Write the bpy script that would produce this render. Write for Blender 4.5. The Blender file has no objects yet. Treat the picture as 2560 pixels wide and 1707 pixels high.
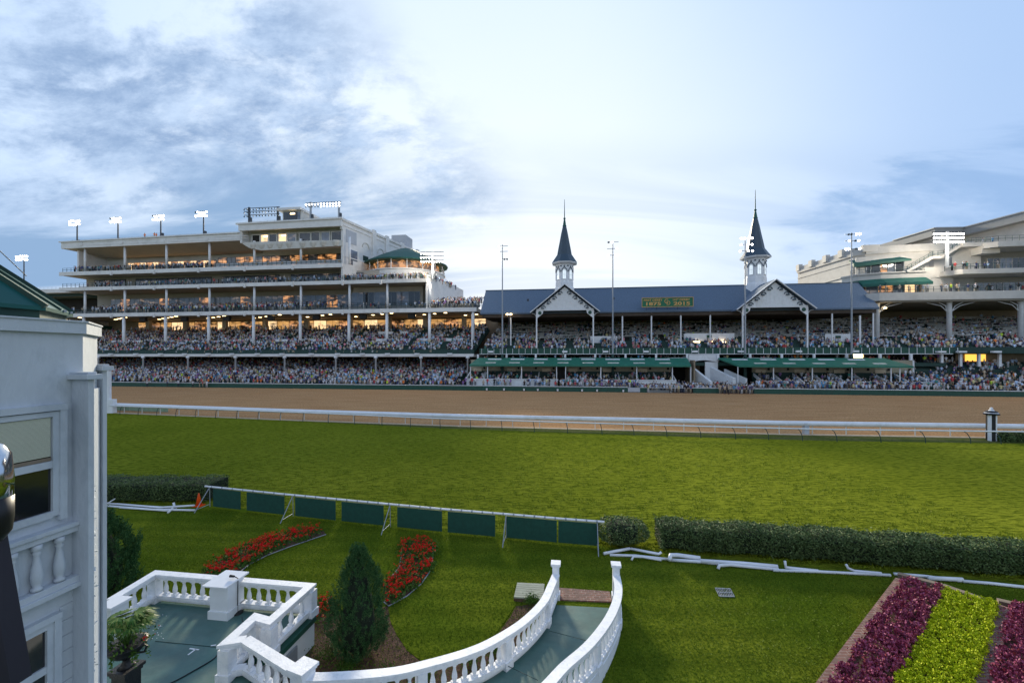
import bpy, bmesh, math, random
import numpy as np
from mathutils import Vector, Matrix
random.seed(7); rng = np.random.default_rng(7)
R = math.radians
# ---------------------------------------------------------------- camera, sky, sun, exposure
H, F_, HY, CX = 7.4, 1067.0, 888.0, 1280.0           # eye height, focal length in px, horizon row, centre column
TH = R(8.0); CN, SN = math.cos(TH), math.sin(TH)      # the stands are turned 8 degrees to the view
scene = bpy.context.scene
cam = bpy.data.objects.new("camera", bpy.data.cameras.new("camera"))
scene.collection.objects.link(cam); scene.camera = cam
cam.location = (0, 0, H); cam.rotation_euler = (R(90), 0, 0)
cam.data.sensor_width = 36; cam.data.lens = F_ / 2560 * 36
cam.data.shift_y = (HY - 853.5) / 2560
cam.data.clip_start = 0.05; cam.data.clip_end = 6000
scene.view_settings.view_transform = 'Standard'; scene.view_settings.look = 'None'
scene.view_settings.exposure = 0.72; scene.view_settings.gamma = 1.0
scene.cycles.use_denoising = True
scene.cycles.max_bounces = 6; scene.cycles.transparent_max_bounces = 6
SUN_AZ, SUN_EL = -13.0, 19.0

world = bpy.data.worlds.new("World"); scene.world = world; world.use_nodes = True
NT = world.node_tree; NT.nodes.clear()
class N:
    """tiny helper to write shader maths"""
    def __init__(s, nt): s.nt = nt
    def n(s, t, **k):
        o = s.nt.nodes.new(t)
        for a, b in k.items(): setattr(o, a, b)
        return o
    def put(s, sock, v):
        if isinstance(v, bpy.types.NodeSocket): s.nt.links.new(v, sock)
        elif v is not None: sock.default_value = v
    def m(s, op, a, b=None, c=None, clamp=False):
        o = s.n('ShaderNodeMath', operation=op); o.use_clamp = clamp
        s.put(o.inputs[0], a)
        if b is not None: s.put(o.inputs[1], b)
        if c is not None: s.put(o.inputs[2], c)
        return o.outputs[0]
    def ss(s, v, a, b):
        o = s.n('ShaderNodeMapRange', interpolation_type='SMOOTHSTEP')
        s.put(o.inputs[0], v); s.put(o.inputs[1], a); s.put(o.inputs[2], b)
        return o.outputs[0]
    def mix(s, f, a, b, blend='MIX'):
        o = s.n('ShaderNodeMix', data_type='RGBA', blend_type=blend)
        s.put(o.inputs[0], f); s.put(o.inputs[6], a if isinstance(a, bpy.types.NodeSocket) else (*a, 1)); s.put(o.inputs[7], b if isinstance(b, bpy.types.NodeSocket) else (*b, 1))
        return o.outputs[2]
    def noise(s, vec, scale, detail=4, rough=.55, dist=0., dims='3D'):
        o = s.n('ShaderNodeTexNoise', noise_dimensions=dims)
        if vec is not None: s.put(o.inputs['Vector'], vec)
        s.put(o.inputs['Scale'], scale); s.put(o.inputs['Detail'], detail); s.put(o.inputs['Roughness'], rough); s.put(o.inputs['Distortion'], dist)
        return o.outputs['Fac']
    def mapping(s, vec, loc=(0,0,0), rot=(0,0,0), scale=(1,1,1)):
        o = s.n('ShaderNodeMapping'); s.put(o.inputs[0], vec); o.inputs[1].default_value = loc; o.inputs[2].default_value = rot; o.inputs[3].default_value = scale
        return o.outputs[0]
w = N(NT)
sky = w.n('ShaderNodeTexSky', sky_type='NISHITA'); sky.sun_disc = False
sky.sun_elevation = R(SUN_EL); sky.sun_rotation = R(SUN_AZ) % (2*math.pi)
sky.air_density = 1.0; sky.dust_density = 1.6; sky.ozone_density = 2.0; sky.altitude = 100
gen = w.n('ShaderNodeTexCoord').outputs['Generated']
sep = w.n('ShaderNodeSeparateXYZ'); w.put(sep.inputs[0], gen); dx, dy, dz = sep.outputs
ya = w.m('MAXIMUM', w.m('ABSOLUTE', dy), .12)
U = w.m('DIVIDE', dx, ya); V = w.m('DIVIDE', dz, ya)               # tangents of azimuth and elevation
zz = w.m('ADD', w.m('MAXIMUM', dz, 0.0), .16)
pv = w.n('ShaderNodeCombineXYZ'); w.put(pv.inputs[0], w.m('DIVIDE', dx, zz)); w.put(pv.inputs[1], w.m('DIVIDE', dy, zz)); P = pv.outputs[0]
zz2 = w.m('ADD', w.m('MAXIMUM', dz, 0.0), .5)
pw = w.n('ShaderNodeCombineXYZ'); w.put(pw.inputs[0], w.m('DIVIDE', dx, zz2)); w.put(pw.inputs[1], w.m('DIVIDE', dy, zz2)); P2 = pw.outputs[0]
# high white veil, thickest round the low sun
n0 = w.noise(w.mapping(P, (3.1, 1.7, 0), (0, 0, R(20)), (1, .45, 1)), .9, 5, .55, .6)
ang = w.m('ADD', w.m('MULTIPLY', w.m('POWER', w.m('ABSOLUTE', w.m('SUBTRACT', U, -.12)), 2.), 1.15), w.m('MULTIPLY', w.m('POWER', w.m('SUBTRACT', V, .22), 2.), 1.3))
glow = w.m('EXPONENT', w.m('MULTIPLY', ang, -.85))
front = w.ss(dy, -.1, .35)
veil = w.m('MULTIPLY', w.m('MULTIPLY', glow, w.m('ADD', .72, w.m('MULTIPLY', n0, .5))), front, clamp=True)
rearc = w.mix(w.ss(w.noise(w.mapping(P, (9, 3, 1)), 1.1, 6, .6), .35, .65), (4.6, 5.5, 7.0), (7.2, 7.7, 8.4))     # unseen thin overcast behind the camera, added bright to light the stands' fronts
rear = w.mix(.75, sky.outputs[0], rearc)
base = w.mix(w.m('MULTIPLY', front, .9), rear, (3.5, 4.75, 6.7))
col = w.mix(veil, base, (5.7, 6.3, 6.95))
# low warm-white band above the stands
hz = w.m('MULTIPLY', w.m('EXPONENT', w.m('MULTIPLY', w.m('ABSOLUTE', V), -5.2)), w.m('EXPONENT', w.m('MULTIPLY', w.m('POWER', w.m('ADD', U, .02), 2.), -3.6)))
col = w.mix(w.m('MULTIPLY', w.m('MULTIPLY', hz, front), .95, clamp=True), col, (7.6, 7.4, 7.2))
# left bank of cloud: lumpy above, streaky below
nl = w.noise(w.mapping(P2, (0, .5, 0), (0, 0, R(-25)), (1.5, 2.4, 1)), 2.6, 14, .66, .2)
nb = w.noise(w.mapping(P, (5, 2, 3), (0, 0, R(12)), (.6, .5, 1)), .8, 3, .5)
edge = w.m('SUBTRACT', w.m('SUBTRACT', -.26, w.m('MULTIPLY', w.m('SUBTRACT', V, .42), .72)), U)
edge = w.m('ADD', edge, w.m('MULTIPLY', w.m('SUBTRACT', nb, .5), .9))
regL = w.m('MULTIPLY', w.ss(edge, -.3, .16), w.ss(V, .24, .4))
mL = w.m('MULTIPLY', regL, w.ss(nl, .37, .56))
nl2 = w.noise(w.mapping(P2, (1, .5, 7), (0, 0, R(-25)), (1.5, 2.6, 1)), 5.5, 10, .68, .15)
colL = w.mix(w.ss(nl2, .3, .72), (1.65, 2.5, 4.0), (3.6, 4.6, 6.1))
col = w.mix(w.m('MULTIPLY', mL, .95), col, colL)
# streaks low on the left and centre
ns = w.noise(w.mapping(P, (2.2, 4.1, 0), (0, 0, R(8)), (.42, 1.5, 1)), .8, 8, .58, .8)
regS = w.m('MULTIPLY', w.ss(V, .02, .14), w.m('SUBTRACT', 1., w.ss(V, .4, .55)))
regS = w.m('MULTIPLY', regS, w.m('ADD', .24, w.m('MULTIPLY', w.ss(w.m('MULTIPLY', U, -1.), -.05, .5), .76)))
col = w.mix(w.m('MULTIPLY', regS, w.ss(ns, .38, .56)), col, (1.8, 2.8, 4.3))
# slanting bank on the right
Q = w.n('ShaderNodeCombineXYZ'); w.put(Q.inputs[0], U); w.put(Q.inputs[1], V)
nr = w.noise(w.mapping(Q.outputs[0], (0, 0, 2), (0, 0, R(-24)), (1.0, 4.2, 1)), 2.0, 9, .6, .5)
ln = w.m('SUBTRACT', w.m('ADD', .2, w.m('MULTIPLY', w.m('SUBTRACT', U, .38), .46)), V)   # >0 below the bank's upper edge
regR = w.m('MULTIPLY', w.m('MULTIPLY', w.ss(w.m('ADD', ln, w.m('MULTIPLY', w.m('SUBTRACT', nr, .5), .35)), -.04, .05), w.ss(U, .3, .75)), w.ss(V, .03, .12))
col = w.mix(w.m('MULTIPLY', regR, w.ss(nr, .38, .62)), col, (2.2, 3.3, 5.0))
# broad darkening into clean blue to the upper right
col = w.mix(w.m('MULTIPLY', w.m('MULTIPLY', w.ss(w.m('ADD', U, w.m('MULTIPLY', V, .25)), .3, 1.4), front), .6), col, (2.0, 3.15, 5.2))
col = w.mix(w.ss(dz, .68, .85), col, (1.2, 2.0, 3.6))          # deep dusk blue overhead, above the view, darkened to lower ambient on the ground
bg = w.n('ShaderNodeBackground'); w.put(bg.inputs[0], col); bg.inputs[1].default_value = .1
wo = w.n('ShaderNodeOutputWorld'); w.put(wo.inputs[0], bg.outputs[0])

sd = bpy.data.lights.new("sun", 'SUN'); sd.energy = 4.0; sd.angle = R(9); sd.color = (1, .88, .66)
so = bpy.data.objects.new("sun", sd); scene.collection.objects.link(so)
sdir = Vector((math.sin(R(SUN_AZ))*math.cos(R(SUN_EL)), math.cos(R(SUN_AZ))*math.cos(R(SUN_EL)), math.sin(R(SUN_EL))))
so.rotation_euler = sdir.to_track_quat('Z', 'Y').to_euler(); so.location = sdir*500

# ---------------------------------------------------------------- helpers
def G(x, y, z=0.):            # a photo pixel on the level z -> world X, Y
    Y = (H-z)*F_/(y-HY); return ((x-CX)/F_*Y, Y)
def S(x, t):                  # column x on the vertical plane t of the stands -> s
    d = (x-CX)/F_; l = t/(SN*d+CN); return l*(CN*d-SN)
def SZ(x, y, t):
    d = (x-CX)/F_; l = t/(SN*d+CN); return (l*(CN*d-SN), H-l*(y-HY)/F_)
def W(s, t, z=0.): return (s*CN+t*SN, -s*SN+t*CN, z)
def ST(X, Y): return (X*CN-Y*SN, X*SN+Y*CN)

def tag(o, label=None, cat=None, group=None, kind=None):
    if label: o['label'] = label
    if cat: o['category'] = cat
    if group: o['group'] = group
    if kind: o['kind'] = kind
    return o
def link(o): scene.collection.objects.link(o); return o
def thing(name, label, cat, org=(0,0,0), stands=True, group=None):
    """Empty at a thing's base; org is in the stands' frame (s, t, z) or in world X, Y, Z"""
    o = link(bpy.data.objects.new(name, None)); o.empty_display_size = .3
    if stands: o.location = W(*org); o.rotation_euler = (0, 0, -TH)
    else: o.location = org
    ORG[o.name] = org
    return tag(o, label, cat, group)
ORG = {}
def dup(o, parent=None):
    c = link(o.copy()); c.parent = parent
    for ch in list(o.children): dup(ch, c)
    return c

class MB:
    def __init__(s): s.v = []; s.f = []; s.m = []
    def add(s, vs, fs, m=0):
        b = len(s.v); s.v += [tuple(v) for v in vs]; s.f += [tuple(i+b for i in f) for f in fs]; s.m += [m]*len(fs); return s
    def box(s, x0, x1, y0, y1, z0, z1, m=0):
        if x0 > x1: x0, x1 = x1, x0
        if y0 > y1: y0, y1 = y1, y0
        return s.add([(x0,y0,z0),(x1,y0,z0),(x1,y1,z0),(x0,y1,z0),(x0,y0,z1),(x1,y0,z1),(x1,y1,z1),(x0,y1,z1)],
              [(0,3,2,1),(4,5,6,7),(0,1,5,4),(1,2,6,5),(2,3,7,6),(3,0,4,7)], m)
    def prism(s, poly, z0, z1, m=0):
        """poly counter-clockwise; z0/z1 a number or one per corner"""
        n = len(poly); a = z0 if hasattr(z0, '__len__') else [z0]*n; b = z1 if hasattr(z1, '__len__') else [z1]*n
        vs = [(p[0], p[1], a[i]) for i, p in enumerate(poly)] + [(p[0], p[1], b[i]) for i, p in enumerate(poly)]
        return s.add(vs, [tuple(range(n))[::-1], tuple(range(n, 2*n))] + [(i, (i+1) % n, n+(i+1) % n, n+i) for i in range(n)], m)
    def wallprism(s, poly, y0, y1, m=0):
        """poly in x,z, extruded along y"""
        n = len(poly); vs = [(p[0], y0, p[1]) for p in poly] + [(p[0], y1, p[1]) for p in poly]
        return s.add(vs, [tuple(range(n)), tuple(range(n, 2*n))[::-1]] + [((i+1) % n, i, n+i, n+(i+1) % n) for i in range(n)], m)
    def beam(s, p, q, w_, h_, m=0, up=(0,0,1)):
        p, q = Vector(p), Vector(q); d = (q-p).normalized(); u = Vector(up)
        if abs(d.dot(u)) > .97: u = Vector((0, 1, 0))
        a = d.cross(u).normalized()*(w_/2); b = a.cross(d).normalized()*(h_/2)
        vs = [p-a-b, p+a-b, p+a+b, p-a+b, q-a-b, q+a-b, q+a+b, q-a+b]
        return s.add(vs, [(0,1,2,3),(7,6,5,4),(0,4,5,1),(1,5,6,2),(2,6,7,3),(3,7,4,0)], m)
    def tube(s, pts, r, n=8, m=0, cap=True):
        pts = [Vector(p) for p in pts]; rs = r if hasattr(r, '__len__') else [r]*len(pts); b = len(s.v); prev = None
        for i, p in enumerate(pts):
            d = (pts[min(i+1, len(pts)-1)]-pts[max(i-1, 0)]).normalized()
            if prev is None:
                u = Vector((0,0,1)) if abs(d.z) < .9 else Vector((0,1,0)); a = d.cross(u).normalized()
            else: a = (prev - d*prev.dot(d)).normalized()
            prev = a; c = d.cross(a)
            for k in range(n):
                t = 2*math.pi*k/n; s.v.append(tuple(p + (a*math.cos(t)+c*math.sin(t))*rs[i]))
        for i in range(len(pts)-1):
            for k in range(n):
                s.f.append((b+i*n+k, b+i*n+(k+1) % n, b+(i+1)*n+(k+1) % n, b+(i+1)*n+k)); s.m.append(m)
        if cap:
            s.f.append(tuple(b+k for k in range(n))[::-1]); s.m.append(m)
            s.f.append(tuple(b+(len(pts)-1)*n+k for k in range(n))); s.m.append(m)
        return s
    def lathe(s, prof, cx=0, cy=0, n=12, m=0, z=0, a0=0.):
        b = len(s.v)
        for r, h in prof:
            for k in range(n):
                t = 2*math.pi*k/n+a0; s.v.append((cx+r*math.cos(t), cy+r*math.sin(t), z+h))
        for i in range(len(prof)-1):
            for k in range(n):
                s.f.append((b+i*n+k, b+i*n+(k+1) % n, b+(i+1)*n+(k+1) % n, b+(i+1)*n+k)); s.m.append(m)
        s.f.append(tuple(b+k for k in range(n))[::-1]); s.m.append(m)
        s.f.append(tuple(b+(len(prof)-1)*n+k for k in range(n))); s.m.append(m)
        return s
    def disc(s, c, nrm, r, n=10, th=.02, m=0):
        c = Vector(c); d = Vector(nrm).normalized(); return s.tube([c-d*th/2, c+d*th/2], r, n, m)
    def build(s, name, mats, parent=None, org=None, smooth=False, bevel=0, stands=True):
        if not isinstance(mats, (list, tuple)): mats = [mats]
        if parent is not None and org is None: org = ORG.get(parent.name, (0,0,0))
        top = parent is None
        o3 = org or (0,0,0)
        me = bpy.data.meshes.new(name)
        me.from_pydata([(a-o3[0], b-o3[1], c-o3[2]) for a, b, c in s.v], [], s.f)
        for m_ in mats: me.materials.append(m_)
        if len(mats) > 1: me.polygons.foreach_set('material_index', s.m)
        if smooth: me.polygons.foreach_set('use_smooth', [True]*len(s.f))
        me.update()
        o = link(bpy.data.objects.new(name, me))
        if parent is not None: o.parent = parent; ORG[o.name] = o3
        elif org is not None:
            if stands: o.location = W(*o3); o.rotation_euler = (0,0,-TH)
            else: o.location = o3
            ORG[o.name] = o3
        elif stands: o.rotation_euler = (0,0,-TH); ORG[o.name] = (0,0,0)
        if bevel:
            bm = o.modifiers.new('bevel', 'BEVEL'); bm.width = bevel; bm.segments = 2; bm.limit_method = 'ANGLE'
        return o

def mat(name, col, rough=.7, var=.12, scale=3., bump=0., bscale=20., metal=0., spec=.4, dirt=None, dirtscale=.6, dirtamt=.55, dirtlo=.5, coat=0., stretch=(1,1,1), emit=None, estr=0.):
    m = bpy.data.materials.new(name); m.use_nodes = True; nt = m.node_tree; nt.nodes.clear(); q = N(nt)
    bs = q.n('ShaderNodeBsdfPrincipled'); out = q.n('ShaderNodeOutputMaterial'); q.put(out.inputs[0], bs.outputs[0])
    oc = q.n('ShaderNodeTexCoord').outputs['Object']; oc = q.mapping(oc, scale=stretch)
    c1 = tuple(min(1, c*(1+var)) for c in col); c0 = tuple(c*(1-var) for c in col)
    c = q.mix(q.ss(q.noise(oc, scale, 5, .6), .3, .7), c0, c1)
    if dirt is not None:
        c = q.mix(q.m('MULTIPLY', q.ss(q.noise(oc, dirtscale, 8, .68, .4), dirtlo, dirtlo+.22), dirtamt), c, dirt)
    q.put(bs.inputs['Base Color'], c); bs.inputs['Roughness'].default_value = rough; bs.inputs['Metallic'].default_value = metal
    bs.inputs['Specular IOR Level'].default_value = spec; bs.inputs['Coat Weight'].default_value = coat
    if bump:
        b = q.n('ShaderNodeBump'); b.inputs['Strength'].default_value = min(1, bump); b.inputs['Distance'].default_value = .02*max(1, bump)
        q.put(b.inputs['Height'], q.noise(oc, bscale, 6, .6)); q.put(bs.inputs['Normal'], b.outputs[0])
    if emit: bs.inputs['Emission Color'].default_value = (*emit, 1); bs.inputs['Emission Strength'].default_value = estr
    return m
from mathutils import noise as mnoise
# ---------------------------------------------------------------- materials
M = {}
M['cream'] = mat('cream_render', (.58,.57,.54), .75, .06, .5, dirt=(.36,.34,.31), dirtscale=.12)
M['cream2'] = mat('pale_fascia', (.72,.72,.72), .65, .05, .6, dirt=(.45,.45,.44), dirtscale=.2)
M['cream3'] = mat('grey_beige_render', (.52,.51,.49), .75, .07, .6, dirt=(.36,.35,.33), dirtscale=.15)
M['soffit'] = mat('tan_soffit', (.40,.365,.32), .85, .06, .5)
M['white'] = mat('white_paint', (.74,.76,.80), .5, .05, 1.2, dirt=(.52,.53,.52), dirtscale=.5)
M['whitew'] = mat('white_boards', (.70,.73,.76), .6, .05, 2, dirt=(.5,.5,.48), dirtscale=.4)
M['slate'] = mat('blue_slate', (.095,.14,.205), .6, .2, 5., stretch=(1,1,2.2), bump=.8, bscale=9)
M['slated'] = mat('dark_slate', (.045,.075,.11), .5, .2, 6., bump=.6, bscale=12)
M['green'] = mat('green_paint', (.012,.07,.05), .5, .15, 2, dirt=(.03,.06,.045), dirtscale=.8)
M['dgreen'] = mat('dark_green_seats', (.012,.045,.038), .6, .3, 4)
M['canvas'] = mat('green_canvas', (.02,.15,.10), .6, .1, 1.2, dirt=(.05,.19,.135), dirtscale=.5)
M['awn'] = mat('teal_awning', (.008,.085,.07), .6, .1, 1)
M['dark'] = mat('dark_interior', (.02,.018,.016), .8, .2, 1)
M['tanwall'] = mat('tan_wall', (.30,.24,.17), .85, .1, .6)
M['steel'] = mat('grey_steel', (.30,.33,.37), .45, .08, 3, metal=.3)
M['dsteel'] = mat('dark_steel', (.05,.06,.075), .5, .1, 3, metal=.3)
M['rail'] = mat('teal_railing', (.03,.07,.075), .5, .1, 3)
M['gold'] = mat('gold_letter', (.62,.36,.12), .5, .05, 3)
M['sgreen'] = mat('sign_green', (.01,.14,.07), .5, .08, 1.5)
M['grey'] = mat('grey_panels', (.42,.45,.5), .6, .05, 1)
M['palegreen'] = mat('pale_green_glass', (.25,.36,.27), .15, .1, 1)
M['screen'] = mat('windscreen_mesh', (.008,.062,.046), .75, .12, 6, bump=.4, bscale=60)
M['planks'] = mat('weathered_planks', (.30,.32,.26), .85, .2, 3, stretch=(1,6,1), dirt=(.16,.18,.13), dirtscale=1.5)
M['timber'] = mat('weathered_timber', (.20,.16,.12), .9, .2, 3)
M['armblack'] = mat('dull_dark_arm', (.012,.011,.02), .6, .1, 3)
M['grey2'] = mat('grey_roof_band', (.24,.255,.27), .6, .05, 1)
M['amberlit'] = mat('amber_lit_room', (.5,.3,.1), .6, .1, 1, emit=(1,.5,.08), estr=1.0)
M['concrete'] = mat('concrete_steps', (.20,.21,.21), .85, .15, 2)
M['black'] = mat('black_paint', (.008,.009,.012), .45, .2, 4)
M['iron'] = mat('black_iron', (.012,.013,.016), .4, .3, 8, bump=.5, bscale=30)
M['orange'] = mat('orange_plastic', (.85,.09,.01), .45, .05, 3)
M['yellow'] = mat('amber_cloth', (.7,.35,.03), .6, .05, 3)
M['lamp'] = mat('lamp_glow', (.9,.9,.9), .4, 0, 1, emit=(1,.95,.88), estr=9)
M['lampw'] = mat('warm_lamp', (.9,.8,.6), .4, 0, 1, emit=(1,.72,.36), estr=5)
M['lampoff'] = mat('lamp_bowl', (.16,.19,.22), .35, .1, 5, metal=.4)
def glassmat(name, col, warm, wstr, wthr, rough=.08, scale=(.22,1,.6)):
    """tall panes: dark reflective glass with the lit room's blotches of light behind"""
    m = bpy.data.materials.new(name); m.use_nodes = True; nt = m.node_tree; nt.nodes.clear(); q = N(nt)
    bs = q.n('ShaderNodeBsdfPrincipled'); out = q.n('ShaderNodeOutputMaterial'); q.put(out.inputs[0], bs.outputs[0])
    oc = q.n('ShaderNodeTexCoord').outputs['Object']
    nn = q.noise(q.mapping(oc, scale=scale), 1.6, 5, .62, .4)
    q.put(bs.inputs['Base Color'], q.mix(q.ss(q.noise(oc, .8, 3), .35, .65), tuple(c*.7 for c in col), col))
    bs.inputs['Roughness'].default_value = rough; bs.inputs['Specular IOR Level'].default_value = .9
    q.put(bs.inputs['Emission Color'], (*warm, 1)); q.put(bs.inputs['Emission Strength'], q.m('MULTIPLY', q.ss(nn, wthr, wthr+.22), wstr))
    return m
M['glass'] = glassmat('cool_glass', (.16,.19,.25), (.9,.62,.42), .25, .55)
M['glasslit'] = glassmat('warm_lit_glass', (.14,.10,.08), (1,.45,.16), .55, .42)
M['glassamb'] = glassmat('amber_room', (.10,.06,.03), (1,.52,.17), .42, .36)
M['glassdk'] = glassmat('dark_glass', (.03,.035,.045), (.8,.6,.4), .15, .62)
M['room'] = glassmat('bright_room', (.3,.25,.18), (1,.66,.34), .8, .3)

# crowd colours come from a stored colour per vertex
def crowdmat():
    m = bpy.data.materials.new('clothing_and_skin'); m.use_nodes = True; nt = m.node_tree; q = N(nt); bs = nt.nodes['Principled BSDF']
    a = q.n('ShaderNodeAttribute', attribute_name='tint'); q.put(bs.inputs['Base Color'], a.outputs['Color']); bs.inputs['Roughness'].default_value = .85
    return m
M['crowd'] = crowdmat()
M['balus'] = mat('mottled_white_masonry', (.78,.80,.84), .55, .05, 5, dirt=(.50,.56,.64), dirtscale=7, dirtamt=.5, dirtlo=.46, bump=.5, bscale=22)

# ---------------------------------------------------------------- ground
def grassmat(name, ca, cb, cc, s1, bumpd, stripe=None, clump=(1,1,1), bs_=7.):
    m = bpy.data.materials.new(name); m.use_nodes = True; nt = m.node_tree; nt.nodes.clear(); q = N(nt)
    bs = q.n('ShaderNodeBsdfPrincipled'); out = q.n('ShaderNodeOutputMaterial'); q.put(out.inputs[0], bs.outputs[0])
    oc = q.n('ShaderNodeTexCoord').outputs['Object']
    big = q.ss(q.noise(oc, s1, 4, .55), .3, .7)
    fine = q.noise(q.mapping(oc, scale=clump), bs_, 7, .66, .25)
    c = q.mix(big, ca, cb)
    c = q.mix(q.m('MULTIPLY', q.ss(fine, .45, .62), .8), c, cc)
    if stripe:
        wv = q.n('ShaderNodeTexWave', wave_type='BANDS', bands_direction='Y'); q.put(wv.inputs[0], oc); wv.inputs['Scale'].default_value = stripe[0]; wv.inputs['Distortion'].default_value = 3; wv.inputs['Detail Scale'].default_value = .4
        c = q.mix(q.m('MULTIPLY', wv.outputs[1], stripe[1]), c, tuple(k*.55 for k in ca))
    q.put(bs.inputs['Base Color'], c); bs.inputs['Roughness'].default_value = .8; bs.inputs['Specular IOR Level'].default_value = .0
    b = q.n('ShaderNodeBump'); b.inputs['Strength'].default_value = .9; b.inputs['Distance'].default_value = bumpd
    q.put(b.inputs['Height'], fine); q.put(bs.inputs['Normal'], b.outputs[0])
    return m
M['turf'] = grassmat('racing_turf', (.168,.205,.018), (.232,.265,.026), (.066,.095,.008), .10, .34, clump=(.55,1.5,1), bs_=3.4)
M['lawn'] = grassmat('mown_lawn', (.078,.122,.010), (.165,.195,.018), (.045,.078,.006), .28, .06, stripe=(.32,.35), bs_=11)
M['verge'] = grassmat('rough_verge', (.09,.11,.03), (.15,.14,.06), (.05,.08,.02), .6, .05, bs_=5)
def dirtmat():
    m = bpy.data.materials.new('harrowed_dirt'); m.use_nodes = True; nt = m.node_tree; nt.nodes.clear(); q = N(nt)
    bs = q.n('ShaderNodeBsdfPrincipled'); out = q.n('ShaderNodeOutputMaterial'); q.put(out.inputs[0], bs.outputs[0])
    oc = q.n('ShaderNodeTexCoord').outputs['Object']
    ln = q.noise(q.mapping(oc, scale=(.12,1.6,1)), 1.1, 6, .62, .3)
    fn = q.noise(q.mapping(oc, scale=(.6,1.6,1)), 6., 7, .7)
    c = q.mix(q.ss(ln, .32, .68), (.47,.255,.115), (.62,.375,.185))
    c = q.mix(q.m('MULTIPLY', q.ss(fn, .44, .62), .8), c, (.21,.11,.06))
    c = q.mix(q.m('MULTIPLY', q.ss(q.noise(q.mapping(oc, scale=(.05,.5,1)), 1.3, 5, .6, 1.5), .62, .7), .4), c, (.50,.36,.22))
    q.put(bs.inputs['Base Color'], c); bs.inputs['Roughness'].default_value = 1; bs.inputs['Specular IOR Level'].default_value = 0
    b = q.n('ShaderNodeBump'); b.inputs['Strength'].default_value = .8; b.inputs['Distance'].default_value = .05
    q.put(b.inputs['Height'], fn); q.put(bs.inputs['Normal'], b.outputs[0])
    return m
M['dirt'] = dirtmat()
M['mulch'] = mat('bark_mulch', (.085,.042,.026), .95, .5, 14, bump=3, bscale=30, dirt=(.14,.085,.06), dirtscale=1.2)
M['sand'] = mat('pale_sand', (.48,.38,.27), .95, .15, 3)
M['apron'] = mat('brick_apron', (.20,.11,.09), .9, .2, 1.5)

def sheet(name, poly, z, m_, kind='structure', thick=.3, stands=False):
    b = MB(); b.prism(poly, z-thick, z); o = b.build(name, m_, org=(0,0,0), stands=stands); o['kind'] = kind; return o
ground = MB().add([(-3000,-600,-.35),(3000,-600,-.35),(3000,3000,-.35),(-3000,3000,-.35)], [(0,1,2,3)]).build('ground', M['verge'], org=(0,0,0), stands=False); ground['kind'] = 'structure'

# rails measured on the ground in the photograph
dirtrail = [G(*p) for p in ((120,1020),(265,1030),(700,1048),(1150,1064),(1560,1074),(1950,1084),(2560,1094),(2800,1097))]
turfrail = [G(*p) for p in ((120,1024),(306,1034.5),(493,1041.5),(760,1053),(1100,1070),(1500,1084),(1830,1095),(2080,1101.5),(2410,1106),(2560,1108),(2800,1112))]
fence = [W(S(x, 87.6), 87.6)[:2] for x in (60, 265, 1150, 1850, 2560, 2750)]
lawnedge = [G(*p) for p in ((100,1262),(525,1262),(902,1298),(1106,1320),(1269,1334),(1494,1362),(1650,1385),(2100,1422),(2560,1455),(3000,1490))]
def stretch(pl, L=160., R=0.):
    (x0,y0),(x1,y1) = pl[0], pl[1]; d = math.dist(pl[0], pl[1]); return [(x0-(x1-x0)/d*L, y0-(y1-y0)/d*L)]+list(pl)
def between(A, B): return list(A) + list(B)[::-1]
sheet('racing_turf', between(stretch(lawnedge), stretch(turfrail)), 0, M['turf'])
sheet('dirt_track', between(stretch(dirtrail), stretch(fence, 100)), .0, M['dirt'])
sheet('grass_verge', between(stretch(turfrail), [(x, y-.02) for x, y in stretch(dirtrail)]), -.012, M['verge'])
sheet('lawn', between([(-170,1),(60,1)], stretch(lawnedge)), -.004, M['lawn'])
sb = MB()
for a, c in zip(dirtrail, dirtrail[1:]):
    sb.prism([(a[0],a[1]-.55),(c[0],c[1]-.55),(c[0],c[1]+.05),(a[0],a[1]+.05)], -.02, .03)
o = sb.build('sand_kerb', M['sand'], org=(0,0,0), stands=False); o['kind'] = 'structure'
sheet('apron_paving', [(-170,88.2),(150,88.2),(150,160),(-170,160)], .006, M['apron'], stands=True)
o = MB().box(-155, 19.6, 87.8, 88.55, -.1, .45).box(-155, 19.6, 88.56, 89.8, -.1, .9).box(46.3, 115, 87.8, 88.55, -.1, .45).box(46.3, 115, 88.56, 89.8, -.1, .9).build('apron_steps', M['concrete'], org=(0,0,0)); o['kind'] = 'structure'

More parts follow.
